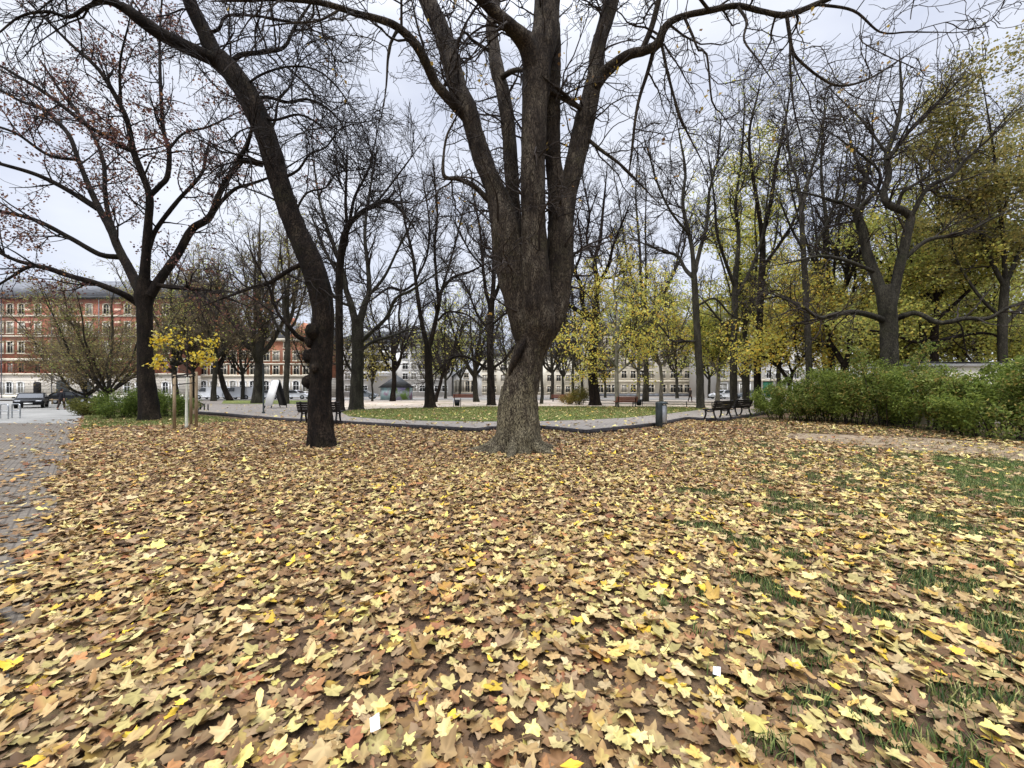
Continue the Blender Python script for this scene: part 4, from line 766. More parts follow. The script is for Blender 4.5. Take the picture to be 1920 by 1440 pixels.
# the far-off band of trees beyond the gravel: copies of four kinds
kinds = []
for k in range(4):
    kinds.append(auto_tree('far_tree', 'x', (0, 0, PZ), RG(80 + k), 15 + 1.5 * k, 4.5, 0.24, 5.0, 6, M['bark_grey'], M['twig'], FARLV, leaf=(1600, 0.3, [BRN, BRN + YGR[3:4], YGR, BRN + OLV[:2]][k], 0.5)))
far = [(590, 56, 0, 'far bare tree before the orange brick house, nearest the dark leaning tree'), (634, 84, 1, 'far tree at the left corner of the white apartment block'), (800, 84, 3, 'far tree against the right side of the white apartment block'),
       (835, 64, 2, 'far yellow green tree between lone lawn tree and pale gabled house'), (862, 84, 0, 'far tree hiding the gable of the pale house'), (950, 66, 1, 'far tree directly left of the massive grey trunk'), (985, 84, 3, 'far tree hidden partly by the massive grey trunk'),
       (1035, 60, 0, 'far bare tree over the low brown bench beyond the gravel'), (1055, 76, 3, 'far tree second row beyond the gravel right of the massive trunk'), (1092, 64, 1, 'far bare tree behind the black twisted trunk'), (1135, 74, 0, 'far bare tree at the left end of the cream house'),
       (1270, 66, 1, 'far grey tree before the middle of the cream house'), (1330, 70, 2, 'far yellow green tree at the right end of the cream house'), (1395, 62, 0, 'far tree before the shop window of the white house'), (1545, 60, 3, 'far olive tree before the right part of the white house'),
       (1700, 52, 2, 'far yellow green tree beyond the shed, left one'), (1800, 50, 3, 'far olive tree beyond the shed, right one'), (360, 56, 3, 'far olive brown tree behind the staked sapling'), (455, 60, 0, 'far bare tree between the two white vans')]
for i, (px, Y, k, lab) in enumerate(far):
    p = ((px - 960) * Y / F, Y, PZ); a = (i * 2.4) % 6.28; s = 0.85 + 0.3 * ((i * 7) % 10) / 10
    if k is not None and kinds[k]['label'] == 'x':
        o = kinds[k]; o.location = p; o.rotation_euler = (0, 0, a); o.scale = (s, s, s); o['label'] = lab
    else: o = dup(kinds[k], p, a, lab, s)
    o['category'] = 'tree'; o['group'] = 'far trees round the park'

# ---- staked sapling
g = RG(90); sb = PG(350, 802)
ts = thing('staked_sapling', 'young maple with white trunk and bright yellow leaves between wooden stakes', 'tree', tuple(sb))
Ys = sb[1]; mb = MB()
Ps, Rs = limb_mesh(mb, np.array([[0.0, 0, 0], [0.0, 0.0, 0.7], [0.01, 0, 1.5], [0.03, 0, 2.1]]), np.array([0.06, 0.05, 0.045, 0.04]), 0.1, 8, 0.04); mb.build('trunk', M['limewash'], ts, True)
lim = [(np.array([[0.03, 0, 2.05], [0.02, 0, 2.9], [0.0, 0.05, 3.6], [0.03, 0, 4.2]]), np.array([0.035, 0.03, 0.02, 0.01]))]
for k in range(7):
    a = g.uniform(0, 6.28); z = g.uniform(2.4, 3.7); l = g.uniform(0.5, 1.1)
    lim.append((np.array([[0.02, 0, z], [cos(a) * l * .5, sin(a) * l * .5, z + .3], [cos(a) * l, sin(a) * l, z + .35 - 0.2 * (k % 2)]]), np.array([0.018, 0.012, 0.007])))
for sgn, dz in ((-1, 2.9), (1, 3.2), (-1, 3.3), (1, 3.6), (-1, 2.6), (1, 2.8), (-1, 3.7)):
    lim.append((np.array([[0.02, 0, dz - 0.3], [sgn * 0.6, -0.1, dz], [sgn * 1.2, -0.1, dz + 0.05]]), np.array([0.016, 0.011, 0.006])))
mb = MB(); par = []
for P, R in lim: par.append(limb_mesh(mb, P, R, 0.12, 6, 0.03))
c1 = grow(par, 4, (0.3, 0.7), (45, 12), 5, 0.12, 0.0, 0.7, 0.003, 0.008, g, 0.2); v, q = pack(c1, 3); mb.add(v, q); mb.build('branches', M['twig'], ts, True)
pts = tips(par[1:] + c1, g, 900, 0.3); keep = ~((np.abs(pts[:, 0]) < 0.45) & (g.random(len(pts)) < 0.75)); keep &= (g.random(len(pts)) < 0.9)
foliage('foliage', pts[keep], 0.135, g, [BK(222, 196, 60), BK(228, 206, 90), BK(206, 190, 66), BK(214, 176, 54), BK(200, 190, 106)], ts, jitter=0.08, droop=0.8)
stk = []
for k, (px, py, top) in enumerate([(327, 806, 703), (368, 803, 697), (358, 797, 702)]):
    p = PG(px, py); h = (py - top) * p[1] / F
    o = MB().tube([(0, 0, -0.02), (0, 0, h)], [0.055, 0.05], 10).build('tree_stake', M['stake'], None, True); o.location = tuple(p)
    tag(o, ['left wooden stake beside the yellow sapling', 'right wooden stake beside the yellow sapling', 'rear wooden stake behind the white sapling trunk'][k], 'stake', 'stakes around the sapling'); stk.append((p, h))
fr = MB()
for a, b, dz in ((0, 1, 0.06), (1, 2, 0.14), (2, 0, 0.10)):
    A = stk[a][0] + [0, -0.06, stk[a][1] - dz]; B = stk[b][0] + [0, -0.06, stk[b][1] - dz]; fr.tube([A, B], 0.028, 6)
A = stk[0][0] + [0, -0.06, stk[0][1] - 0.4]; B = stk[1][0] + [0, -0.06, stk[1][1] - 0.45]; fr.tube([A, B], 0.02, 6)
tag(fr.build('stake_frame', M['plank'], None, True), 'dark cross battens joining the tops of the sapling stakes', 'frame')

# ------------------------------------------------------------------ shrubs
def shrub(name, label, base, rg, rx, ry, h, k, size, cols, aspect=0.45, group=None, stems=16, droop=0.1):
    t = thing(name, label, 'shrub', base, 0, group); lim = []
    for i in range(stems):
        a = rg.uniform(0, 6.28); q = rg.uniform(0.3, 1.0); tip = np.array([cos(a) * rx * q, sin(a) * ry * q, h * rg.uniform(0.6, 1.25) * (1 - 0.3 * q * q)])
        m = np.array([tip[0] * 0.35, tip[1] * 0.35, tip[2] * 0.55]); b = np.array([tip[0] * 0.45, tip[1] * 0.45, -0.02]); m[:2] = tip[:2] * 0.7
        lim.append(spline(np.array([b, m, tip]), np.array([0.022, 0.014, 0.006]), 0.25))
    ch = grow(lim, 3.2, (0.4, 1.0), (50, 15), 5, 0.15, 0.0, 0.6, 0.003, 0.008, rg, 0.25)
    mb = MB()
    for P, R in lim:
        v, q = tubes(P[None], R[None], 5); mb.add(v, q)
    v, q = pack(ch, 3); mb.add(v, q); mb.build('stems', M['twig'], t, True)
    pts = tips(ch + lim, rg, k, 0.15); pts = pts[pts[:, 2] > 0.06 + 0.12 * rg.random(len(pts))]
    foliage('foliage', pts, size, rg, cols, t, jitter=size * 0.9, droop=droop, aspect=aspect)
    return t
GRN = [BK(96, 110, 46), BK(110, 122, 54), BK(80, 96, 42), BK(124, 134, 66), BK(140, 146, 84), BK(82, 90, 44), BK(150, 132, 70)]
GRN = [c * 1.3 for c in GRN]; GRN2 = GRN[:3] + [BK(126, 140, 60), BK(142, 150, 72)]
sh = [(1468, 792, 1.7, 1.8, 'low green shrub at the left end beside the benches'), (1530, 797, 1.8, 2.0, 'green shrub second from the benches, below the mossy trunk'), (1598, 801, 1.8, 2.7, 'green shrub below the dark forked tree'),
      (1668, 806, 1.8, 3.4, 'tall green shrub in front of the gnarled tree trunk'), (1738, 811, 1.7, 2.45, 'green shrub covering the left end of the shed roof'), (1812, 818, 1.7, 2.25, 'green shrub in front of the middle of the shed'),
      (1890, 828, 1.7, 2.35, 'dense green shrub by the right edge above the dirt path'), (1985, 836, 1.6, 2.5, 'outermost green shrub cut by the right edge')]
for i, (px, py, rx, h, lab) in enumerate(sh):
    shrub('shrub', lab, tuple(PG(px, py - 5)), RG(100 + i), rx, rx * 0.8, h, 9500, 0.12, GRN if i % 2 else GRN2, 0.4, 'shrubs beside the dirt path')
for i, (px, py, dy, h, lab) in enumerate([(1560, 790, 3.0, 2.3, 'back row shrub between mossy trunk and forked tree'), (1700, 795, 3.0, 2.7, 'back row tall shrub right of the gnarled tree'), (1860, 806, 3.0, 2.2, 'back row tall shrub against the shed wall')]):
    shrub('shrub', lab, tuple(PG(px, py)), RG(120 + i), 1.8, 1.4, h, 8500, 0.13, GRN2, 0.45, 'shrubs beside the dirt path')
for i, (px, py, rx, h, lab) in enumerate([(215, 784, 1.7, 1.2, 'spreading juniper left of the red maple trunk'), (262, 780, 1.6, 1.35, 'dark juniper directly behind the red maple trunk'), (320, 781, 1.6, 1.3, 'juniper right of the red maple trunk behind the stakes'), (172, 778, 1.1, 0.9, 'low yellowish juniper at the pavement corner')]):
    shrub('juniper', lab, tuple(PG(px, py)), RG(130 + i), rx, rx * 0.7, h, 4200, 0.15, GRN[:3] + [BK(84, 100, 44)] if i < 3 else [BK(112, 110, 52), BK(96, 98, 46)], 0.25, 'junipers in the verge')
for i, (px, py, rx, h, lab) in enumerate([(1085, 759, 1.5, 1.5, 'olive green bush left of the black twisted trunk'), (1066, 758, 0.9, 1.1, 'yellowing low bush at the lawn edge')]):
    shrub('bush', lab, tuple(PG(px, py, PZ)), RG(140 + i), rx, rx * 0.7, h, 2200, 0.16, [BK(122, 118, 56), BK(100, 104, 46), BK(140, 124, 66)] if i == 0 else [BK(170, 140, 80), BK(150, 128, 70)], 0.3)

# ------------------------------------------------------------------ buildings
WMESH = {}; WRG = np.random.default_rng(5)
def window(parent, x, y, z, w_, h_, arch=False, frame='trim', pane='glass', name='window'):
    if pane == 'glass' and WRG.random() < 0.35: pane = 'curtain'
    key = (w_, h_, arch, frame, pane)
    if key not in WMESH:
        f = MB(); e = 0.16
        f.box((-w_ / 2 - e / 2, -0.06, h_ / 2), (e, 0.14, h_)); f.box((w_ / 2 + e / 2, -0.06, h_ / 2), (e, 0.14, h_)); f.box((0, -0.09, -0.09), (w_ + 2 * e + 0.1, 0.2, 0.18))
        if arch:
            k = 8
            for j in range(k):
                a0 = pi * j / k; a1 = pi * (j + 1) / k; am = (a0 + a1) / 2; r = w_ / 2 + e / 2
                f.box((cos(am) * r, -0.06, h_ + sin(am) * r * 0.5), (r * pi / k + 0.05, 0.14, e), 0, 0, -(math.atan2(sin(am) * 0.5 + 0.0001, cos(am)) - pi / 2) if False else 0)
        else: f.box((0, -0.07, h_ + 0.1), (w_ + 2 * e + 0.05, 0.18, 0.2))
        f.box((0, -0.045, h_ / 2), (0.06, 0.05, h_)); f.box((0, -0.045, h_ * 0.66), (w_, 0.05, 0.06))
        p = MB()
        if arch: p.prism([(-w_ / 2, 0), (w_ / 2, 0), (w_ / 2, h_)] + [(cos(pi * j / 8) * w_ / 2, h_ + sin(pi * j / 8) * w_ / 4) for j in range(1, 8)] + [(-w_ / 2, h_)], 'y', -0.03, -0.01)
        else: p.box((0, -0.02, h_ / 2), (w_, 0.02, h_))
        WMESH[key] = (f.mesh('window'), p.mesh('pane'))
    fm, pm = WMESH[key]
    o = obj(name, fm, M[frame], parent); o.location = (x, y, z); obj('pane', pm, M[pane], o); return o
def block(parent, name, x0, x1, y0, y1, z0, z1, m):
    return MB().box(((x0 + x1) / 2, (y0 + y1) / 2, (z0 + z1) / 2), (x1 - x0, y1 - y0, z1 - z0)).build(name, M[m], parent)
def gable_roof(parent, x0, x1, y0, y1, z0, z1, m, ov=0.5, hip=0.0):
    ym = (y0 + y1) / 2; mb = MB()
    V = [(x0 - ov, y0 - ov, z0), (x1 + ov, y0 - ov, z0), (x1 + ov, y1 + ov, z0), (x0 - ov, y1 + ov, z0), (x0 - ov + hip, ym, z1), (x1 + ov - hip, ym, z1)]
    mb.add(V, Q=[[0, 1, 5, 4], [2, 3, 4, 5], [3, 2, 1, 0]], T=[[0, 4, 3], [1, 2, 5]]); return mb.build('roof', M[m], parent)
def rel(px, Y, ox): return (px - 960) * Y / F - ox
def zz(py, Y): return CH + (HZ - py) * Y / F
# red brick palace at the left
Yb = 70.0; ox = rel(60, Yb, 0)
b1 = thing('brick_building', 'four storey red brick building with white rusticated ground floor and grey roof', 'building', (ox, Yb, 0))
xl, xr = rel(-260, Yb, ox), rel(345, Yb, ox)
block(b1, 'ground_floor', xl, xr, -0.12, 12, 0, zz(703, Yb), 'rustic')
block(b1, 'plinth', xl, xr, -0.25, -0.12, 0, zz(740, Yb), 'cream')
block(b1, 'wall', xl, xr, 0.0, 12, zz(703, Yb), zz(560, Yb), 'brick')
block(b1, 'cornice', xl - .3, xr + .3, -0.35, 0, zz(703.5, Yb), zz(700, Yb), 'trim'); block(b1, 'cornice', xl - .3, xr + .3, -0.25, 0, zz(677, Yb), zz(672, Yb), 'trim'); block(b1, 'cornice', xl, xr, -0.15, 0, zz(632, Yb), zz(629, Yb), 'trim')
block(b1, 'cornice', xl, xr, -0.15, 0, zz(594, Yb), zz(591, Yb), 'trim'); block(b1, 'eaves', xl - .5, xr + .5, -0.6, 0, zz(561, Yb), zz(557, Yb), 'slate_dk')
gable_roof(b1, xl, xr, 0.2, 13, zz(557, Yb), zz(508, Yb), 'slate', 0.7)
for px in (53, 98, 150, 222, 290): block(b1, 'pilaster', rel(px - 7, Yb, ox), rel(px + 5, Yb, ox), -0.08, 0, zz(672, Yb), zz(566, Yb), 'brickband')
for px in (-62, -41, -20, 1, 20, 41, 72, 118, 132, 168, 200, 240, 262, 312, 330):
    x = rel(px, Yb, ox)
    window(b1, x, 0, zz(589, Yb), 1.0, 1.6, True); window(b1, x, 0, zz(625, Yb), 1.0, 2.0); window(b1, x, 0, zz(662, Yb), 1.0, 2.0); window(b1, x, 0, zz(698.5, Yb), 1.0, 1.75, False, 'brick')
    if px not in (118, 72, 168, 132): window(b1, x, -0.12, zz(737, Yb), 1.0, 1.75, True, 'white')
for px, w_, h_ in ((72, 1.3, 2.3), (120, 2.3, 2.5), (166, 1.4, 2.4)):
    d = MB().prism([(-w_ / 2, 0), (w_ / 2, 0), (w_ / 2, h_)] + [(cos(pi * j / 8) * w_ / 2, h_ + sin(pi * j / 8) * w_ * 0.18) for j in range(1, 8)] + [(-w_ / 2, h_)], 'y', -0.1, 0.0).build('door', M['door' if px > 100 else 'plank'], b1); d.location = (rel(px, Yb, ox), -0.13, zz(742, Yb))
for px in (8, 102, 190): MB().tube([(rel(px, Yb, ox), -0.42, 0), (rel(px, Yb, ox), -0.42, zz(561, Yb))], 0.07, 8).build('downpipe', M['slate'], b1, True)
# orange brick house
Yc = 74.0; ox = rel(460, Yc, 0)
b2 = thing('brick_house', 'orange brick house with pale ground floor behind the folding board', 'building', (ox, Yc, 0))
xl, xr = rel(352, Yc, ox), rel(590, Yc, ox)
block(b2, 'ground_floor', xl, xr, -0.1, 11, 0, zz(706, Yc), 'rustic'); block(b2, 'wall', xl, xr, 0, 11, zz(706, Yc), zz(636, Yc), 'brick_or')
block(b2, 'cornice', xl, xr, -0.3, 0, zz(707, Yc), zz(703, Yc), 'trim'); block(b2, 'cornice', xl, xr, -0.2, 0, zz(684, Yc), zz(681, Yc), 'trim'); block(b2, 'eaves', xl - .3, xr + .3, -0.5, 0, zz(640, Yc), zz(635, Yc), 'trim')
rf = gable_roof(b2, xl, xr, 0.2, 11, zz(635, Yc), zz(596, Yc), 'slate', 0.6)
for px in (410, 520): block(rf, 'chimney', rel(px, Yc, ox), rel(px + 6, Yc, ox), 4.5, 5.5, zz(612, Yc), zz(588, Yc), 'brick')
gb = MB().prism([(-2.6, 0), (2.6, 0), (2.6, 1.2), (0, 3.6), (-2.6, 1.2)], 'y', -0.12, 3.0).build('gable', M['brick_or'], b2); gb.location = (rel(570, Yc, ox), 0, zz(640, Yc))
for px in (365, 383, 401, 420, 438, 456, 475, 500, 518, 538, 556, 574):
    x = rel(px, Yc, ox); window(b2, x, 0, zz(676, Yc), 1.05, 1.7); window(b2, x, 0, zz(702, Yc), 1.05, 1.7); window(b2, x, -0.1, zz(734, Yc), 1.1, 1.75, True, 'white')
    if px in (401, 475, 538): window(b2, x, 0, zz(652, Yc), 1.0, 1.1)
# white apartment block with balconies
Yd = 92.0; ox = rel(740, Yd, 0)
b3 = thing('apartment_block', 'white apartment block with balconies and dark roof behind the kiosk', 'building', (ox, Yd, 0))
xl, xr = rel(638, Yd, ox), rel(842, Yd, ox)
block(b3, 'wall', xl, xr, 0, 12, 0, zz(640, Yd), 'white'); block(b3, 'eaves', xl - .4, xr + .4, -0.6, 0, zz(643, Yd), zz(638.5, Yd), 'slate_dk')
gable_roof(b3, xl, xr, 0.2, 12.5, zz(638.5, Yd), zz(614, Yd), 'slate_dk', 0.8, 3.0)
for px in (652, 668, 684, 760, 776, 792, 806, 820, 834):
    for py in (656, 673, 692, 711, 734): window(b3, rel(px, Yd, ox), 0, zz(py, Yd), 1.2, 1.35, False, 'white')
for px in (700, 722):
    for py in (666, 685, 704):
        b = MB(); W = 2.6; b.box((0, -0.65, 0), (W, 1.3, 0.18)); b.box((0, -1.25, 0.5), (W, 0.08, 0.85)); b.box((-W / 2, -0.65, 0.5), (0.08, 1.2, 0.85)); b.box((W / 2, -0.65, 0.5), (0.08, 1.2, 0.85))
        o = b.build('balcony', M['white'], b3); o.location = (rel(px, Yd, ox), 0, zz(py, Yd)); o2 = MB().box((0, -0.02, 1.2), (2.0, 0.03, 2.0)).build('pane', M['glass'], o)
# pale gabled house
Ye = 96.0; ox = rel(872, Ye, 0)
b4 = thing('gabled_house', 'small pale blue white house with tall arched windows beyond the lawn', 'house', (ox, Ye, 0))
xl, xr = rel(850, Ye, ox), rel(898, Ye, ox)
MB().prism([(xl, 0), (xr, 0), (xr, zz(706, Ye)), ((xl + xr) / 2, zz(686, Ye)), (xl, zz(706, Ye))], 'y', 0, 9).build('wall', M['white'], b4)
rm = MB(); hw = (xr - xl) / 2 + .35; rise = zz(686, Ye) - zz(706, Ye); sl_ = math.atan2(rise, hw - .35); ln = math.hypot(hw, rise * hw / (hw - .35))
for s in (-1, 1): rm.box(((xl + xr) / 2 + s * hw / 2, 4.4, (zz(706, Ye) + zz(686, Ye)) / 2 + 0.02), (ln, 9.6, 0.2), 0, 0, s * sl_)
rm.build('roof', M['slate_dk'], b4)
for px in (858, 867, 876, 888): window(b4, rel(px, Ye, ox), 0, zz(735, Ye), 1.2, 2.6, True, 'trim')
window(b4, rel(874, Ye, ox), 0, zz(708, Ye), 1.0, 1.0, False, 'trim')
# cream house
Yf = 92.0; ox = rel(1225, Yf, 0)
b5 = thing('cream_house', 'long cream house of many windows behind the yellow maples', 'building', (ox, Yf, 0))
xl, xr = rel(1112, Yf, ox), rel(1338, Yf, ox)
block(b5, 'wall', xl, xr, 0, 12, 0, zz(610, Yf), 'cream'); block(b5, 'plinth', xl, xr, -0.12, 0, 0, zz(738, Yf), 'slate'); block(b5, 'cornice', xl, xr, -0.25, 0, zz(716.5, Yf), zz(713.5, Yf), 'trim'); block(b5, 'eaves', xl - .3, xr + .3, -0.5, 0, zz(614, Yf), zz(609.5, Yf), 'trim')
gable_roof(b5, xl, xr, 0.2, 12, zz(609.5, Yf), zz(588, Yf), 'slate', 0.7, 2)
for px in (1126, 1140, 1152, 1170, 1187, 1203, 1221, 1243, 1262, 1275, 1288, 1301, 1314, 1327):
    x = rel(px, Yf, ox)
    for py in (628, 647, 667, 688, 709): window(b5, x, 0, zz(py, Yf), 1.15, 1.7)
    window(b5, x, 0, zz(736, Yf), 1.25, 1.85)
# white house with green gate
Yg = 76.0; ox = rel(1470, Yg, 0)
b6 = thing('white_house', 'white house with green gateway behind the shrubs', 'building', (ox, Yg, 0))
xl, xr = rel(1345, Yg, ox), rel(1660, Yg, ox)
block(b6, 'wall', xl, xr, 0, 12, 0, zz(600, Yg), 'white'); block(b6, 'cornice', xl, xr, -0.25, 0, zz(715, Yg), zz(711.5, Yg), 'trim'); block(b6, 'eaves', xl - .3, xr + .3, -0.5, 0, zz(603, Yg), zz(598, Yg), 'trim')
gable_roof(b6, xl, xr, 0.2, 12, zz(598, Yg), zz(566, Yg), 'slate', 0.7, 2)
for px in (1355, 1373, 1395, 1414, 1441, 1458, 1475, 1493, 1523, 1545, 1562, 1580, 1600, 1620, 1640):
    x = rel(px, Yg, ox)
    for py in (709, 681, 650, 624): window(b6, x, 0, zz(py, Yg), 0.95, 1.5, False, 'white')
for px, w_ in ((1355, 1.6), (1396, 2.0), (1475, 1.4), (1492, 1.4), (1545, 2.2), (1568, 2.0), (1600, 1.6)): window(b6, rel(px, Yg, ox), 0, zz(741, Yg), w_, 2.3, px > 1500, 'white', name='shop_window')
gt = MB(); gt.box((0, -0.06, 1.6), (2.0, 0.1, 3.2))
for k in range(-3, 4): gt.box((k * 0.28, -0.13, 1.6), (0.05, 0.04, 3.1))
o = gt.build('gate', M['gate'], b6); o.location = (rel(1440, Yg, ox), 0, 0.1)
# closing row of houses at both far ends, so the square stays enclosed from a step aside
for (px0, px1, Y, top, m, nm, lab) in ((900, 1108, 118, 668, 'cream', 'far_house', 'far cream house glimpsed between trunks right of the massive tree'),):
    ox = rel((px0 + px1) / 2, Y, 0); b7 = thing(nm, lab, 'building', (ox, Y, 0)); xl, xr = rel(px0, Y, ox), rel(px1, Y, ox)
    block(b7, 'wall', xl, xr, 0, 12, 0, zz(top, Y), m); gable_roof(b7, xl, xr, 0, 12, zz(top, Y), zz(top - 18, Y), 'slate_dk', 0.6, 2)
    for k in range(12):
        x = xl + (k + 0.5) * (xr - xl) / 12
        for z in (1.0, 4.4, 7.6): window(b7, x, 0, z, 1.3, 1.8)
# flat roofed shed behind shrubs
Yh = 17.5; ox = rel(1812, Yh, 0)
b8 = thing('shed', 'low shed with flat roof and white fascia hidden behind the shrubs', 'shed', (ox, Yh, 0))
xl, xr = rel(1726, Yh, ox), rel(1896, Yh, ox); zt = zz(687, Yh)
block(b8, 'wall', xl + .15, xr - .15, 0.15, 2.6, 0, zt, 'cream'); block(b8, 'fascia', xl, xr, 0, 2.75, zt, zz(681, Yh), 'white'); block(b8, 'roof', xl - .06, xr + .06, -0.06, 2.8, zz(681, Yh), zz(678.5, Yh), 'black')
# kiosk
pk = PG(744, 749.5, PZ); kk = thing('kiosk', 'small painted kiosk with dark pyramid roof beyond the lawn', 'kiosk', tuple(pk))
s_ = pk[1] / F; wk = 30 * s_; hk = 23 * s_; a6 = [(cos(a) * wk, sin(a) * wk * 0.8) for a in np.arange(6) * pi / 3 + pi / 6]
mnames = ['mural_a', 'mural_c', 'mural_b', 'mural_b', 'mural_a', 'mural_c']
for i in range(6):
    a, b = a6[i], a6[(i + 1) % 6]; L = math.hypot(b[0] - a[0], b[1] - a[1])
    MB().box(((a[0] + b[0]) / 2, (a[1] + b[1]) / 2, hk / 2), (L, 0.1, hk), math.atan2(b[1] - a[1], b[0] - a[0])).build('wall_panel', M[mnames[(i + 2) % 6]], kk)
top = 47 * s_; V = [(x * 1.18, y * 1.18, hk - 0.05) for x, y in a6] + [(0, 0, top), (0, 0, hk - 0.05)]
MB().add(V, T=[[i, (i + 1) % 6, 6] for i in range(6)] + [[(i + 1) % 6, i, 7] for i in range(6)]).build('roof', M['slate_dk'], kk)
MB().tube([(0, 0, top - .1), (0, 0, top + 0.5)], [0.06, 0.02], 6).build('finial', M['iron'], kk)

# ------------------------------------------------------------------ street furniture
def make_bench(name, label, loc, rz, wood='plank', L=1.85, group='park benches'):
    t = thing(name, label, 'bench', loc, rz, group)
    sm = MB()
    for k in range(4): sm.box((0, -0.02 + k * 0.115, 0.45 + 0.006 * k), (L, 0.10, 0.055))
    sm.build('seat', M[wood], t, bevel=0.006); bm = MB(); tl_ = R_(16)
    for k in range(4):
        z = 0.53 + k * 0.105; bm.box((0, -0.10 - (z - 0.5) * 0.29, z), (L, 0.05, 0.09), 0, tl_)
    bm.build('backrest', M[wood], t, bevel=0.006)
    for s in (-1, 1):
        x = s * (L / 2 - 0.18)
        MB().tube(spline(np.array([(x, 0.34, 0.43), (x, 0.31, 0.3), (x, 0.33, 0.16), (x, 0.40, 0.0)]), np.ones(4), 0.05)[0], np.linspace(0.048, 0.04, len(spline(np.array([(x, 0.34, 0.43), (x, 0.31, 0.3), (x, 0.33, 0.16), (x, 0.40, 0.0)]), np.ones(4), 0.05)[0])), 8).build('leg', M['iron'], t, True)
        q = spline(np.array([(x, -0.24, 0.92), (x, -0.15, 0.62), (x, -0.08, 0.43), (x, -0.10, 0.25), (x, -0.2, 0.0)]), np.ones(5), 0.05)[0]
        MB().tube(q, np.linspace(0.034, 0.046, len(q)), 8).build('leg', M['iron'], t, True)
        q = spline(np.array([(x, 0.33, 0.42), (x, 0.15, 0.36), (x, -0.08, 0.40)]), np.ones(3), 0.05)[0]
        MB().tube(q, 0.026, 8).build('brace', M['iron'], t, True)
    return t
make_bench('park_bench', 'dark wooden bench partly hidden behind the trunk with burls', tuple(PG(600, 796 - 5, PZ)), R_(4))
make_bench('park_bench', 'dark slatted bench with iron legs, nearer of the pair by the shrubs', tuple(PG(1350, 785, PZ)), R_(35))
make_bench('park_bench', 'dark slatted bench with iron legs, farther of the pair by the shrubs', tuple(PG(1389, 779, PZ)), R_(33))
make_bench('park_bench', 'red brown bench beyond the lawn beside a basket bin', tuple(PG(1174, 764, PZ)), R_(8), 'plank_red')
make_bench('park_bench', 'small brown bench on the far gravel near the olive bush', tuple(PG(1048, 753, PZ)), R_(-10), 'plank_red')
make_bench('park_bench', 'pinkish bench on the far gravel before the pale gabled house', tuple(PG(872, 751.5, PZ)), R_(5), 'plank_red', 3.2)
# litter bin on the plaza corner
pb = PG(1240, 802); lb = thing('litter_bin', 'dark steel litter bin on a square post at the plaza corner', 'bin', (pb[0], pb[1], 0), R_(20))
MB().box((-0.14, -0.02, 0.53), (0.2, 0.2, 1.06)).build('post', M['binbody'], lb, bevel=0.012)
MB().lathe([(0.0, 0.2), (0.19, 0.2), (0.2, 0.24), (0.2, 0.9), (0.185, 0.94), (0.17, 0.94), (0.17, 0.3), (0.0, 0.3)], (0.12, 0.1, 0), 24).build('bin_body', M['steel'], lb, True)
MB().lathe([(0.0, 1.0), (0.24, 0.99), (0.25, 1.02), (0.2, 1.06), (0.0, 1.09)], (0.1, 0.08, 0), 24).build('lid', M['binbody'], lb, True)
m_ = MB()
for a in range(3): m_.tube([(0.12 + 0.18 * cos(a * 2.1), 0.1 + 0.18 * sin(a * 2.1), 0.9), (0.12 + 0.2 * cos(a * 2.1), 0.1 + 0.2 * sin(a * 2.1), 1.0)], 0.012, 6)
m_.build('lid_support', M['iron'], lb)
def basket(label, px, py, s=1.0):
    p = PG(px, py, PZ); t = thing('basket_bin', label, 'bin', tuple(p), 0, 'basket bins round the lawn')
    MB().lathe([(0.0, 0.12), (0.2 * s, 0.12), (0.25 * s, 0.62), (0.24 * s, 0.62), (0.19 * s, 0.15), (0, 0.15)], (0, 0, 0), 16).build('basket', M['black'], t, True)
    MB().tube([(0.3 * s, 0, 0), (0.3 * s, 0, 0.75)], 0.03, 8).build('post', M['iron'], t, True); MB().tube([(-0.3 * s, 0, 0), (-0.3 * s, 0, 0.68)], 0.03, 8).build('post', M['steel'], t, True)
basket('black basket bin on the far side of the lawn by the lone tree', 857, 763.5); basket('dark basket bin beside the red brown bench', 1198, 762.5)
# low rail behind the lawn
rl = thing('low_rail', 'low dark knee rail along the far lawn edge behind the litter bin', 'railing', tuple(PG(1240, 761.5, PZ)))
A = PG(1085, 759, PZ) - np.array(rl.location); B = PG(1440, 766, PZ) - np.array(rl.location); rm = MB(); rm.tube([A + [0, 0, .42], B + [0, 0, .42]], 0.028, 8); rm.build('rail', M['iron'], rl, True)
MB().tube([A + [0, 0, .2], B + [0, 0, .2]], 0.02, 8).build('rail', M['iron'], rl, True)
for k in range(9):
    p = A + (B - A) * k / 8; MB().tube([p, p + np.array([0, 0, .48])], 0.035, 8).build('post', M['iron'], rl, True)
# folding board
pa = PG(517, 765, PZ); ab = thing('folding_board', 'tall folding display board standing like a letter A on the plaza', 'sign', tuple(pa), R_(148)); u = pa[1] / F
H = 53 * u
for s, m in ((1, 'white'), (-1, 'black')):
    ang = R_(15) * s
    MB().box((0, s * H * 0.5 * math.tan(R_(15)), H * 0.53), (1.15, 0.05, H * 0.92), 0, ang).build('panel', M[m], ab)
    for x in (-0.5, 0.5):
        MB().tube([(x, s * H * math.tan(R_(15)) * 1.0, 0.0), (x, 0.02 * s, H)], 0.035, 6).build('leg', M['iron'], ab)
# slim post
o = MB().lathe([(0.0, 0), (0.09, 0), (0.09, 0.06), (0.045, 0.12), (0.045, 3.0), (0.05, 3.02), (0, 3.06)], (0, 0, 0), 10).build('slim_post', M['binbody'], None, True); o.location = tuple(PG(494, 775, PZ)); tag(o, 'slim grey post on the plaza in front of the folding board', 'post')
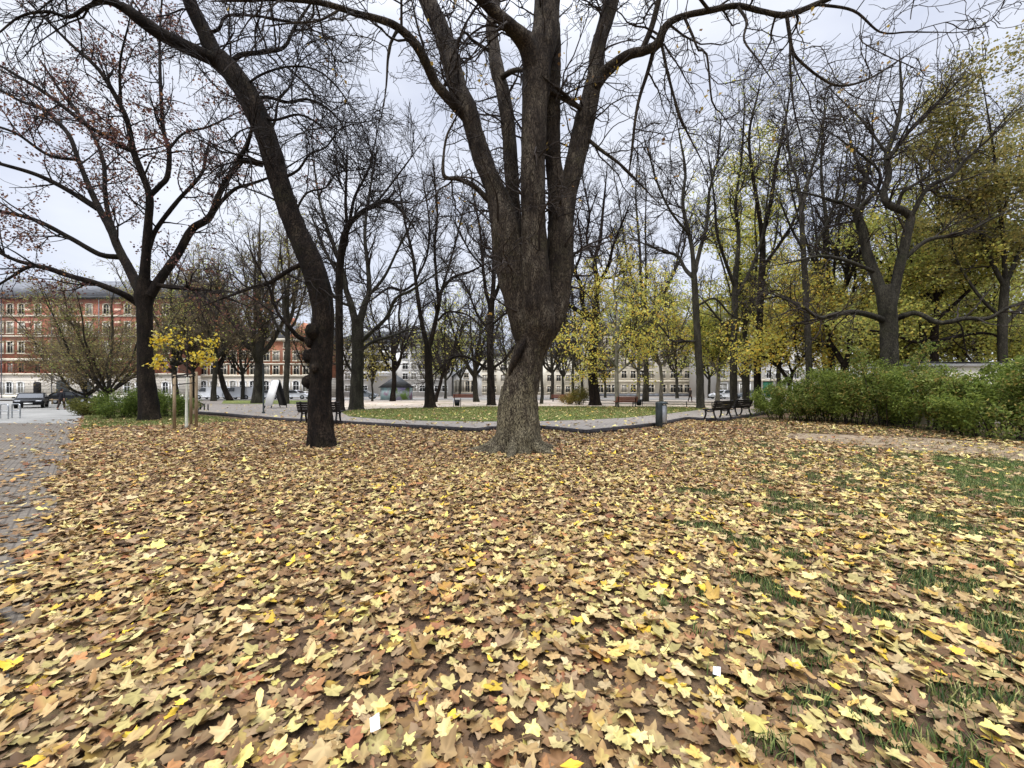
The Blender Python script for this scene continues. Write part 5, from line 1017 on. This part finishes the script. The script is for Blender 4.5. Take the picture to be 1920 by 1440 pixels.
# stakes in the verge
for k, (px, py) in enumerate([(376, 768), (383, 769), (390, 769.5)]):
    o = MB().lathe([(0, -0.02), (0.04, -0.02), (0.035, 0.42), (0.0, 0.46)], (0, 0, 0), 8).build('short_post', M['plank'], None, True); o.location = tuple(PG(px, py, PZ)); tag(o, ['first short dark post in the row right of the sapling', 'middle short dark post in the row right of the sapling', 'last short dark post in the row toward the plaza'][k], 'post', 'short posts at the plaza edge')
# bicycle hoops at the left edge
for k, (px, py, lab) in enumerate([(-12, 787, 'steel bicycle hoop cut by the left edge'), (8, 785, 'middle steel bicycle hoop on the pavement'), (30, 784, 'steel bicycle hoop nearest the black car')]):
    p = PG(px, py); t = thing('bicycle_hoop', lab, 'bike rack', tuple(p), R_(-20), 'bicycle hoops on the pavement')
    q = spline(np.array([(-0.45, 0, -0.02), (-0.45, 0, 0.6), (-0.36, 0, 0.78), (0, 0, 0.8), (0.36, 0, 0.78), (0.45, 0, 0.6), (0.45, 0, -0.02)]), np.ones(7), 0.06)[0]
    MB().tube(q, 0.03, 8).build('hoop', M['steel'], t, True); MB().tube([(-0.45, 0, 0.42), (0.45, 0, 0.42)], 0.022, 8).build('crossbar', M['steel'], t, True)
# low wooden railing behind the walker
o = thing('low_fence', 'low wooden rail between the black car and the walking person', 'railing', tuple(PG(98, 758)))
for x in (-0.9, 0.0, 0.9): MB().box((x, 0, 0.3), (0.1, 0.1, 0.64)).build('post', M['stake'], o)
MB().box((0, -0.06, 0.5), (2.1, 0.04, 0.12)).build('rail', M['stake'], o)

# ------------------------------------------------------------------ vehicles
def make_car(label, loc, rz, paint, kind='car', scale=1.0, group='cars parked along the street'):
    """length along local x, front toward +x"""
    t = thing('parked_van' if kind == 'van' else 'parked_car', label, 'van' if kind == 'van' else 'car', loc, rz, group); t.scale = (scale,) * 3
    Wd = 0.9
    if kind == 'van':
        prof = [(-2.4, .3), (2.35, .3), (2.42, .55), (2.38, .95), (1.75, 1.12), (1.2, 1.88), (0.9, 1.97), (-2.3, 1.97), (-2.42, 1.8), (-2.45, .6)]
        gl = [(1.66, 1.2), (1.18, 1.80), (0.45, 1.80), (0.45, 1.2)]
    else:
        prof = [(-2.05, .3), (2.05, .3), (2.14, .5), (2.1, .72), (1.75, .84), (0.95, .93), (0.35, 1.36), (0.0, 1.45), (-0.9, 1.45), (-1.45, 1.3), (-2.0, .98), (-2.14, .85), (-2.15, .5)]
        gl = [(0.80, .96), (0.30, 1.34), (-0.05, 1.39), (-0.9, 1.39), (-1.38, 1.24), (-1.7, .98)]
    mb = MB(); P = np.array(prof); k = len(P)
    def wid(z): return Wd * (1.0 - 0.22 * np.clip((z - 0.9) / 1.0, 0, 1) ** 1.1)
    rings = []
    for s, ins in ((-1, 0.06), (-1, 0.0), (1, 0.0), (1, 0.06)):
        c = np.array([0, 0.85]); Q = c + (P - c) * (1 - ins * 0.5); rings.append(np.column_stack([Q[:, 0], s * (wid(P[:, 1]) - ins), Q[:, 1]]))
    V = np.vstack(rings); Qd = [[r * k + a, r * k + (a + 1) % k, (r + 1) * k + (a + 1) % k, (r + 1) * k + a] for r in range(3) for a in range(k)]
    V = np.vstack([V, rings[0].mean(0), rings[3].mean(0)]); T = []
    for a in range(k): T += [[4 * k, (a + 1) % k, a], [4 * k + 1, 3 * k + a, 3 * k + (a + 1) % k]]
    mb.add(V, Qd, T); mb.build('body', paint, t, bevel=0.03)
    g_ = np.array(gl)
    for s in (-1, 1):
        cc = g_.mean(0); gg = cc + (g_ - cc) * 0.93
        yv = s * (wid(gg[:, 1]) - 0.012 + 0.02); Vw = np.column_stack([gg[:, 0], yv, gg[:, 1]]); c3 = np.append(Vw.mean(0), 0)[:3]; n_ = len(Vw)
        MB().add(np.vstack([Vw, c3]), T=[[n_, a, (a + 1) % n_][::s] for a in range(n_)]).build('side_window', M['glass'], t)
    if kind == 'van': ws = [(1.78, 1.14), (1.24, 1.86)]; rw = [(-2.47, 1.15), (-2.44, 1.75)]
    else: ws = [(0.98, .95), (0.40, 1.35)]; rw = [(-1.98, 1.01), (-1.50, 1.31)]
    for nm, q in (('windscreen', ws), ('rear_window', rw)):
        (xa, za), (xb, zb) = q; ya, yb = wid(za) - .1, wid(zb) - .1; e = 0.02 if nm == 'windscreen' else -0.02
        MB().add([(xa + e, -ya, za + .02), (xa + e, ya, za + .02), (xb + e, yb, zb + .02), (xb + e, -yb, zb + .02)], Q=[[0, 1, 2, 3]]).build(nm, M['glass'], t)
    fx = P[:, 0].max()
    for s in (-1, 1):
        MB().box((fx - .10, s * .62, .68 if kind == 'car' else .86), (.14, .36, .13)).build('headlight', M['lamp'], t, bevel=0.02)
        MB().box((-fx - .0, s * .68, .8), (.08, .26, .14)).build('tail_light', M['red'], t, bevel=0.02)
        MB().box((ws[0][0] - .15, s * 1.0, za if False else (1.0 if kind == 'car' else 1.25)), (.12, .2, .14)).build('mirror', paint, t, bevel=0.03)
    MB().box((fx + .01, 0, .46), (.03, .52, .12)).build('number_plate', M['plate'], t)
    MB().box((fx - .02, 0, .62), (.06, .7, .12)).build('grille', M['black'], t)
    for x in ((1.35, -1.3) if kind == 'car' else (1.5, -1.45)):
        for s in (-1, 1):
            w_ = MB().lathe([(0.2, -.1), (.3, -.1), (.325, -.06), (.325, .06), (.3, .1), (.2, .1)], (0, 0, 0), 20).build('wheel', M['tyre'], t, True)
            w_.location = (x, s * .80, .325); w_.rotation_euler = (R_(90), 0, 0)
            MB().lathe([(0, .085), (.1, .1), (.2, .085), (.21, .06), (.21, -.06), (.2, -.085), (.1, -.1), (0, -.085)], (0, 0, 0), 16).build('rim', M['steel'], w_, True)
    return t
make_car('black car facing the viewer on the side street at the left', tuple(PG(60, 764.5)), R_(-45), M['carblack'], scale=0.92)
make_car('dark car half hidden by the juniper behind the walking person', tuple(PG(142, 757)), R_(10), M['carblack'])
cw = lambda px, Y: ((px - 960) * Y / F, Y, PZ + 0.018)
make_car('white van parked behind the thin bare trees, left of the stout brown tree', cw(398, 62), R_(180), M['carwhite'], 'van')
make_car('white van parked beside the stout purple brown tree', cw(452, 61), R_(178), M['carwhite'], 'van')
make_car('white car parked behind the folding board', cw(505, 61.5), R_(182), M['carwhite'])
make_car('white car parked between folding board and trunk with burls', cw(556, 62), R_(0), M['carwhite'])
make_car('silver car parked before the white apartment block', cw(683, 64), R_(0), M['cargrey'])
make_car('white car parked left of the benches before the white house', cw(1355, 64), R_(200), M['carwhite'])
make_car('silver car parked before the shop window of the white house', cw(1405, 65), R_(180), M['cargrey'])
make_car('dark car parked on the street near the green gate', cw(1510, 65), R_(180), M['carblack'])

# ------------------------------------------------------------------ people
def skinned(name, nodes, edges, m, parent, sub=2):
    me = bpy.data.meshes.new(name); me.from_pydata([n[:3] for n in nodes], edges, []); o = obj(name, me, m, parent)
    sk = o.modifiers.new('skin', 'SKIN'); sk.use_smooth_shade = True
    for i, n_ in enumerate(nodes): me.skin_vertices[0].data[i].radius = (n_[3], n_[4] if len(n_) > 4 else n_[3])
    me.skin_vertices[0].data[0].use_root = True
    s = o.modifiers.new('sub', 'SUBSURF'); s.levels = s.render_levels = sub; return o
def make_person(label, loc, rz, jacket, trousers, stride=0.18, cap=False, scale=1.0, group=None):
    t = thing('person', label, 'person', loc, rz, group); t.scale = (scale,) * 3; s = stride
    # facing +y; one continuous body with legs, arms, five fingers a hand, neck and head
    Nn = [(0, 0, .95, .13, .10), (0, 0, 1.15, .125, .09), (0, .01, 1.36, .155, .10), (0, .0, 1.46, .07, .06), (0, .01, 1.53, .05), (0, .02, 1.60, .075, .085), (0, .02, 1.70, .072, .085), (0, .015, 1.75, .045, .05)]
    E = [(0, 1), (1, 2), (2, 3), (3, 4), (4, 5), (5, 6), (6, 7)]
    def chain(start, pts):
        p = start
        for q in pts: Nn.append(q); E.append((p, len(Nn) - 1)); p = len(Nn) - 1
        return p
    chain(6, [(0, .105, 1.655, .016)])                                    # nose
    chain(6, [(-.085, .01, 1.66, .016)]); chain(6, [(.085, .01, 1.66, .016)])   # ears
    for sg in (-1, 1):
        f = s * sg
        chain(0, [(sg * .09, 0, .86, .085), (sg * .1, f * .55 + .03, .50, .06), (sg * .1, f * 1.0 - .04, .10, .042), (sg * .105, f * 1.0 + .03, .045, .045), (sg * .115, f * 1.0 + .17, .035, .035)])
        h = chain(2, [(sg * .19, 0, 1.40, .06), (sg * .235, -f * .3 - .02, 1.13, .045), (sg * .25, -f * .8 + .06, .90, .034), (sg * .252, -f * .85 + .075, .84, .034, .02)])
        b = Nn[h]
        for k, (dy, L_) in enumerate([(.03, .085), (.011, .095), (-.009, .09), (-.028, .072)]):
            chain(h, [(b[0] - sg * .002, b[1] + dy, b[2] - .05, .0095), (b[0] - sg * .010, b[1] + dy + .006, b[2] - .05 - L_ * .5, .009), (b[0] - sg * .024, b[1] + dy + .01, b[2] - .05 - L_, .007)])
        chain(h, [(b[0] - sg * .02, b[1] + .035, b[2] - .015, .011), (b[0] - sg * .03, b[1] + .05, b[2] - .05, .009)])
    skinned('body', Nn, E, M['skin'], t)
    J = [(0, 0, .78, .17, .15), (0, 0, .95, .175, .145), (0, 0, 1.15, .16, .125), (0, .01, 1.36, .185, .13), (0, 0, 1.47, .085, .08)]; EJ = [(0, 1), (1, 2), (2, 3), (3, 4)]
    for sg in (-1, 1):
        f = s * sg; k = len(J); J += [(sg * .2, 0, 1.39, .085), (sg * .238, -f * .3 - .02, 1.13, .068), (sg * .251, -f * .75 + .055, .92, .055)]; EJ += [(3, k), (k, k + 1), (k + 1, k + 2)]
    skinned('jacket', J, EJ, jacket, t)
    Tn = [(0, 0, .95, .15, .12), (0, 0, 1.06, .14, .11)]; ET = [(0, 1)]
    for sg in (-1, 1):
        f = s * sg; k = len(Tn); Tn += [(sg * .09, 0, .85, .105), (sg * .1, f * .55 + .03, .50, .078), (sg * .1, f * 1.0 - .04, .12, .062)]; ET += [(0, k), (k, k + 1), (k + 1, k + 2)]
    skinned('trousers', Tn, ET, trousers, t)
    for sg in (-1, 1):
        f = s * sg; skinned('shoe', [(sg * .105, f - .06, .05, .05), (sg * .108, f + .05, .045, .052), (sg * .115, f + .18, .035, .04)], [(0, 1), (1, 2)], M['black'], t)
    if cap: skinned('hair', [(0, -.035, 1.54, .085, .08), (0, -.03, 1.64, .105, .105), (0, -.02, 1.72, .10, .10)], [(0, 1), (1, 2)], M['hair'], t)
    skinned('cap' if cap else 'hair', [(0, -.015, 1.66, .10, .10), (0, -.005, 1.735, .105, .11), (0, .0, 1.79, .06, .065)], [(0, 1), (1, 2)], M['cloth_bk' if cap else 'hair'], t)
    return t
make_person('person in black jacket and cap walking away along the side street', tuple(PG(115, 768)), R_(12), M['cloth_bk'], M['trouser'], cap=True, scale=0.97)
make_person('person in dark coat walking on the far gravel left of the benches', tuple(PG(1294, 754, PZ)), R_(-70), M['cloth_gr'], M['trouser'], scale=0.97)

# ------------------------------------------------------------------ fallen leaves
def maple_outline(rg, pts=24, oval=False):
    if oval:
        a = np.linspace(-pi, pi, 21)[:-1]; wd = rg.uniform(.34, .55)
        return a, 0.85 / np.sqrt(np.cos(a) ** 2 + (np.sin(a) / wd) ** 2) * rg.uniform(.9, 1.1, 20)
    ang = []; rad = []
    lobes = [(-2.25, .62), (-1.12, .86), (0.0, 1.0), (1.12, .86), (2.25, .62)]
    for i, (a, r) in enumerate(lobes):
        r = r * rg.uniform(0.88, 1.08); a = a + rg.normal(0, .05)
        ang += [a - .36, a - .19, a, a + .17, a + .36]; rad += [r * .80, r * .83, r, r * .85, r * .78]
        if i < 4: an = (a + lobes[i + 1][0]) / 2; ang.append(an); rad.append(rg.uniform(.50, .60))
    ang.append(pi); rad.append(.16)
    rad = list(np.array(rad) * rg.uniform(.86, 1.08, len(rad))); o = np.argsort(ang); return np.array(ang)[o], np.array(rad)[o]
LC = np.array([BK(192, 166, 118), BK(178, 148, 100), BK(156, 124, 80), BK(126, 96, 64), BK(208, 188, 130), BK(216, 202, 130), BK(224, 208, 116), BK(226, 190, 64), BK(182, 130, 82), BK(148, 98, 68), BK(148, 124, 94), BK(180, 166, 104), BK(206, 168, 88), BK(104, 80, 56), BK(200, 178, 134)])
LP_near = np.array([10, 11, 11, 9, 11, 10, 6, 3.4, 2.4, 1.4, 9, 9, 3, 9, 5.]); LP_far = np.array([7, 11, 15, 15, 4, 1.8, .7, .8, 3.5, 4, 10, 3, 1.5, 14, 4.])
def scatter(x0, x1, y0, y1, dens, rg):
    k = rg.poisson((x1 - x0) * (y1 - y0) * dens); return rg.uniform(x0, x1, k), rg.uniform(y0, y1, k)
def grass_patch(X, Y):
    gr = np.clip((X - .36 * Y - .05) / 2.4, 0, 1); v = n2(X, Y, 3.6, 31) + .6 * n2(X, Y, 8, 32)
    return (gr > 0) & (v > np.where(inpoly(X, Y, GR2), -0.35, 0.62 - 0.34 * gr)) & ~inpoly(X, Y, DIRT)
def litter_density(X, Y):
    d = np.ones_like(X)
    le = lx(Y) + 0.35 * n2(X, Y, 1.2, 3) + 0.12 * n2(X, Y, 4, 6) - 0.15                       # left pavement edge: leaves spill over it, thinning out
    over = le - X; spill = np.where(Y < 3.2, 1.0 - np.clip(over / 3.0, 0, 0.5), np.where(Y < 6.5, 0.22 + 0.3 * np.clip(n2(X, Y, 0.7, 9), 0, 1), 0.10))
    d = np.where(over > 0, spill * np.exp(-np.clip(over, 0, 6) / np.where(Y < 3.2, 5.0, 2.2)), d)
    d *= np.where(inpoly(X, Y, DIRT), 0.10 + 0.3 * np.clip(n2(X, Y, 1.6, 44) + .2, 0, 1), 1.0)
    d *= np.where(inpoly(X, Y, GR2), 0.35, 1.0)
    d *= np.where(grass_patch(X, Y), 0.16, 1.0)
    beyond = (X > 10.2) & (Y > 11); d *= np.where(beyond, 0.7, 1.0)
    d *= np.where(inpoly(X, Y, GL), 0.18, 1.0)
    d *= np.where((np.hypot(X - base_main[0], (Y - Y0) * 1.2) < 0.95), 0.12, 1.0) * np.where(np.hypot(X - base_lean[0], Y - Y1) < 0.5, 0.1, 1.0)
    d *= np.where((X < -7.5) & (Y > 13.5), 0.55, 1.0)
    d *= np.where(inpoly(X, Y, PLAZA), 0.0, 1.0)
    d *= 0.84 + 0.22 * n2(X, Y, 0.9, 1) + 0.16 * n2(X, Y, 2.7, 2)
    return np.clip(d, 0, 1)
def leaf_mesh(X, Y, Z, rg, lod, size, near_w, flat=1.0, pal=None, oval=False):
    k = len(X); yaw = rg.uniform(0, 2 * pi, k); tx = np.clip(rg.normal(0, .19, k), -.45, .45) * flat; ty = np.clip(rg.normal(0, .19, k), -.45, .45) * flat; s = size * rg.uniform(.42, 1.25, k) * np.where(rg.random(k) < .14, 1.3, 1.0)
    cr = np.clip(rg.gamma(2.0, .45, k), .2, 1.5); bend = np.clip(rg.normal(0.08, .42, k), -.7, .7) * flat * cr; cup = np.clip(rg.normal(0.08, .48, k), -.7, .7) * flat * cr
    ang, rad = maple_outline(rg, oval=oval)
    if lod == 0:
        rings = [0.0, .45, .8, 1.0]; na = len(ang)
        pts = [np.zeros((1, 2))] + [np.column_stack([np.cos(ang) * rad * r ** 1, np.sin(ang) * rad * r]) for r in rings[1:]]
        B = np.vstack(pts); T = [[0, 1 + a, 1 + (a + 1) % na] for a in range(na)]; Q = []
        for r in range(2):
            o0 = 1 + r * na; o1 = o0 + na; Q += [[o0 + a, o1 + a, o1 + (a + 1) % na, o0 + (a + 1) % na] for a in range(na)]
    elif lod == 1:
        sel = [i for i in range(len(ang))]; B = np.vstack([np.zeros((1, 2)), np.column_stack([np.cos(ang) * rad, np.sin(ang) * rad])[sel]]); na = len(sel); T = [[0, 1 + a, 1 + (a + 1) % na] for a in range(na)]; Q = []
    else:
        a8 = np.array([-2.3, -1.15, -.55, 0, .55, 1.15, 2.3]); r8 = (np.array([.5, .45, .5, 1, .5, .45, .5]) if oval else np.array([.65, .88, .64, 1, .64, .88, .65])) * rg.uniform(.85, 1.12, 7); B = np.vstack([np.zeros((1, 2)), np.column_stack([np.cos(a8) * r8, np.sin(a8) * r8])]); T = [[0, 1 + a, 1 + (a + 1) % 7] for a in range(7)]; Q = []
    if lod < 2:                                                # a thin stalk
        sb_ = len(B); B = np.vstack([B, [[-.12, -.015], [-.12, .015], [-.95, .06], [-.95, .04]]]); Q = Q + [[sb_, sb_ + 2, sb_ + 3, sb_ + 1]]
    m = len(B); bx = B[None, :, 0] * s[:, None] * 0.8; by = B[None, :, 1] * s[:, None] * rg.uniform(.75, 1.0, k)[:, None] * .8
    r2 = np.hypot(B[:, 0], B[:, 1])[None]
    thb = np.arctan2(B[:, 1], B[:, 0])[None]
    wv = rg.uniform(0, 6.28, (k, 1)); z = s[:, None] * (bend[:, None] * B[None, :, 0] ** 2 * .55 + cup[:, None] * B[None, :, 1] ** 2 * .6 + .16 * r2 ** 2 * np.sin(3 * thb + wv) * cr[:, None] + 0.05 * r2 * np.cos(5 * thb))
    z = z + bx * tx[:, None] + by * ty[:, None]
    c, sn = np.cos(yaw)[:, None], np.sin(yaw)[:, None]
    V = np.stack([X[:, None] + bx * c - by * sn, Y[:, None] + bx * sn + by * c, np.maximum(Z[:, None] + z, 0.013)], -1).reshape(-1, 3)
    off = (np.arange(k) * m)[:, None, None]; fs = [(np.array(T)[None] + off).reshape(-1, 3)]
    if Q: fs.append((np.array(Q)[None] + off).reshape(-1, 4))
    p = np.maximum(LP_near[None] * near_w[:, None] + LP_far[None] * (1 - near_w[:, None]), 0) if pal is None else np.repeat(pal[None], k, 0); p = p / p.sum(1, keepdims=True)
    ci = (p.cumsum(1) > rg.random((k, 1))).argmax(1); base = LC[ci] * rg.uniform(.64, 1.14, (k, 1))
    if lod < 2:                                                # mottling: blotches and paler veins belong to the leaf itself
        C = np.repeat(base[:, None], m, 1); other = LC[rg.integers(0, len(LC), k)] * 0.9; f = np.clip(.5 + .8 * np.sin(2 * thb + wv) * r2, 0, 1) * rg.uniform(0, .55, (k, 1)); C = C * (1 - f[..., None]) + other[:, None] * f[..., None]
        C = C * (0.95 + 0.12 * np.cos(5 * thb / 1.0))[..., None]
        C = C.reshape(-1, 3)
    else: C = np.repeat(base, m, 0)
    return V, fs, C
lm = []
g = RG(200); vo = 0
allV = []; allF3 = []; allF4 = []; allC = []
OLD = np.array([0, 1, 4, 12, 0, 0, 0, 0, 0, 3, 5, 1, 0, 18, 0.])     # last year's matted brown layer underneath
for (x0, x1, y0, y1, dens, lod, size, flat) in [(-9, 10, 0.2, 4.2, 300, 1, .085, .35), (-13, 14, 4.2, 9.5, 260, 2, .09, .35),
        (-9, 10, 0.2, 4.2, 370, 0, .080, 1), (-13, 14, 4.2, 8.5, 320, 1, .082, 1), (-22, 15, 8.5, 13.5, 260, 2, .088, 1), (-24, 16, 13.5, 21, 190, 2, .098, 1)]:
    X, Y = scatter(x0, x1, y0, y1, dens, g); keep = (np.abs(X) < 1.55 * Y + 3.5) & (g.random(len(X)) < litter_density(X, Y)); X, Y = X[keep], Y[keep]
    Z = 0.014 + g.beta(1.3, 2.2, len(X)) * (0.06 if flat == 1 else 0.008)
    nw = np.clip(1.15 - (Y - 1.2) / 8.0 + 0.35 * n2(X, Y, .6, 4) + 0.06 * X, 0, 1.15)
    grp = g.choice(7, len(X), p=[.17, .16, .15, .15, .13, .13, .11])
    for q in range(7):
        e = grp == q
        if not e.any(): continue
        V, fs, C = leaf_mesh(X[e], Y[e], Z[e], g, lod, size * (.72 if q == 6 else (1.12 if q == 0 else 1)), nw[e], flat, None if flat == 1 else OLD, q == 6); allV.append(V); allC.append(C)
        for f in fs: (allF3 if f.shape[1] == 3 else allF4).append(f + vo)
        vo += len(V)
# bits of fallen twig in the litter
k = 420; X, Y = g.uniform(-8, 9, k), g.uniform(.8, 9, k); e = litter_density(X, Y) > .4; X, Y = X[e], Y[e]; k = len(X)
st = np.stack([X, Y, g.uniform(.04, .07, k)], 1); dr = np.column_stack([g.normal(size=(k, 2)), g.normal(0, .12, k)]); dr /= np.linalg.norm(dr, axis=1, keepdims=True); ln = g.uniform(.06, .28, (k, 1))
Pk = np.stack([st, st + dr * ln * .5 + g.normal(0, .008, (k, 3)), st + dr * ln], 1); Pk[:, :, 2] = np.maximum(Pk[:, :, 2], .03)
V, q_ = tubes(Pk, np.repeat(np.array([[.0028, .0024, .0015]]), k, 0), 4); allV.append(V); allF4.append(q_ + vo); allC.append(np.repeat(BK(150, 120, 84)[None] * g.uniform(.4, 1.2, (k, 1)), 12, 0)); vo += len(V)
o = obj('leaf_litter', mesh_np('leaf_litter', np.vstack(allV), [np.vstack(allF3), np.vstack(allF4)], np.vstack(allC), True), M['litter'])
tag(o, 'thick carpet of fallen brown and yellow maple leaves', 'leaves', None, 'stuff')
# sparse leaves blown over lawn, paving and verge
X, Y = scatter(-30, 30, 13, 38, 7, g); ip = inpoly(X, Y, PLAZA); il = inpoly(X, Y, LAWN)
keep = ip & (g.random(len(X)) < np.where(il, 1.0, np.where(Y < 22, .45, .15))); X, Y = X[keep], Y[keep]
V, fs, C = leaf_mesh(X, Y, np.full(len(X), PZ + 0.03), g, 2, .13, np.full(len(X), 1.0)); V[:, 2] = np.maximum(V[:, 2], PZ + 0.015); o = obj('scattered_leaves', mesh_np('scattered_leaves', V, fs, C * 1.05, True), M['litter']); tag(o, 'sparse yellow leaves scattered over the lawn and paving', 'leaves', None, 'stuff')
# ------------------------------------------------------------------ grass
def grass(name, label, X, Y, z, h, wd, rg, cols):
    k = len(X); a = rg.uniform(0, 6.28, k); ln = rg.uniform(.2, .9, k) * h; hh = h * rg.uniform(.5, 1.15, k)
    d = np.column_stack([np.cos(a), np.sin(a)]); pp = np.column_stack([-d[:, 1], d[:, 0]]) * wd / 2
    b = np.column_stack([X, Y]); mid = b + d * ln[:, None] * .35; tip = b + d * ln[:, None]
    V = np.stack([np.column_stack([b - pp, np.full(k, z)]), np.column_stack([b + pp, np.full(k, z)]), np.column_stack([mid + pp * .8, z + hh * .65]), np.column_stack([mid - pp * .8, z + hh * .65]), np.column_stack([tip, z + hh])], 1).reshape(-1, 3)
    i = np.arange(k)[:, None] * 5; cols = np.asarray(cols); c = cols[rg.integers(0, len(cols), k)] * rg.uniform(.7, 1.3, (k, 1))
    o = obj(name, mesh_np(name, V, [i + [3, 2, 4], i + [0, 1, 2, 3]], np.repeat(c, 5, 0), False), M['grass']); return tag(o, label, 'grass', None, 'stuff')
GC = [BK(66, 90, 42), BK(54, 78, 38), BK(82, 102, 50), BK(104, 116, 60), BK(48, 68, 34), BK(150, 146, 90)]
X, Y = scatter(0.3, 17, .9, 13, 3200, g)
keep = (grass_patch(X, Y) | ((X > .5 * Y) & (g.random(len(X)) < .10))) & (X < 1.45 * Y + 1.5) & (Y < 12); X, Y = X[keep], Y[keep]
dn = np.clip(3.5 / Y, .2, 1); kk_ = g.random(len(X)) < dn; X, Y = X[kk_], Y[kk_]
grass('grass_tufts', 'dark green grass tufts showing through the leaves at the right', X, Y, 0.0, 0.07, .006, g, GC)
X, Y = scatter(-22, 16, 17, 36, 130, g); keep = inpoly(X, Y, LAWN); grass('lawn_grass', 'short green grass on the lawn island', X[keep], Y[keep], PZ + .01, .07, .02, g, [BK(98, 104, 50), BK(84, 94, 44), BK(116, 116, 62)])
X, Y = scatter(-32, -9, 14, 34, 120, g); keep = inpoly(X, Y, GL); grass('verge_grass', 'short grass on the verge below the red maple', X[keep], Y[keep], .006, .08, .02, g, [BK(98, 100, 50), BK(84, 92, 44), BK(116, 110, 62)])
X, Y = scatter(8, 22, 9, 22, 90, g); keep = (Y > 11.2 + (12 - X) * .1) & ~inpoly(X, Y, DIRT) & ~inpoly(X, Y, PLAZA) & (X > 9.5); grass('shrub_grass', 'patchy grass in front of the shrubs', X[keep], Y[keep], 0.0, .08, .015, g, GC)
a_ = g.uniform(0, 6.28, 1500); r_ = g.uniform(.55, 1.35, 1500) ** 1.0; grass('moss_tufts', 'mossy grass round the foot of the massive grey tree', base_main[0] + np.cos(a_) * r_ * 1.1, Y0 + np.sin(a_) * r_, .0, .07, .012, g, [BK(70, 74, 40), BK(56, 62, 36), BK(84, 78, 50)])
# scraps of white paper among the leaves
def scrap(label, px, py, w_, h_, rz):
    p = PG(px, py, .08); k = 7; V = np.array([[(i / (k - 1) - .5) * w_, (j / (k - 1) - .5) * h_, 0] for i in range(k) for j in range(k)])
    V[:, 2] = .014 * vnoise(V, 40, 3) + .25 * V[:, 0] + .1 * V[:, 1]
    Q = [[i * k + j, (i + 1) * k + j, (i + 1) * k + j + 1, i * k + j + 1] for i in range(k - 1) for j in range(k - 1)]
    o = obj('paper_scrap', mesh_np('paper_scrap', V, [np.array(Q)]), M['paper']); o.location = tuple(p); o.rotation_euler = (R_(14), 0, rz); tag(o, label, 'litter')
scrap('crumpled white paper scrap on leaves in the near foreground', 703, 1354, .04, .055, R_(25)); scrap('small white paper scrap among leaves toward the right foreground', 1344, 1257, .035, .04, R_(-30))
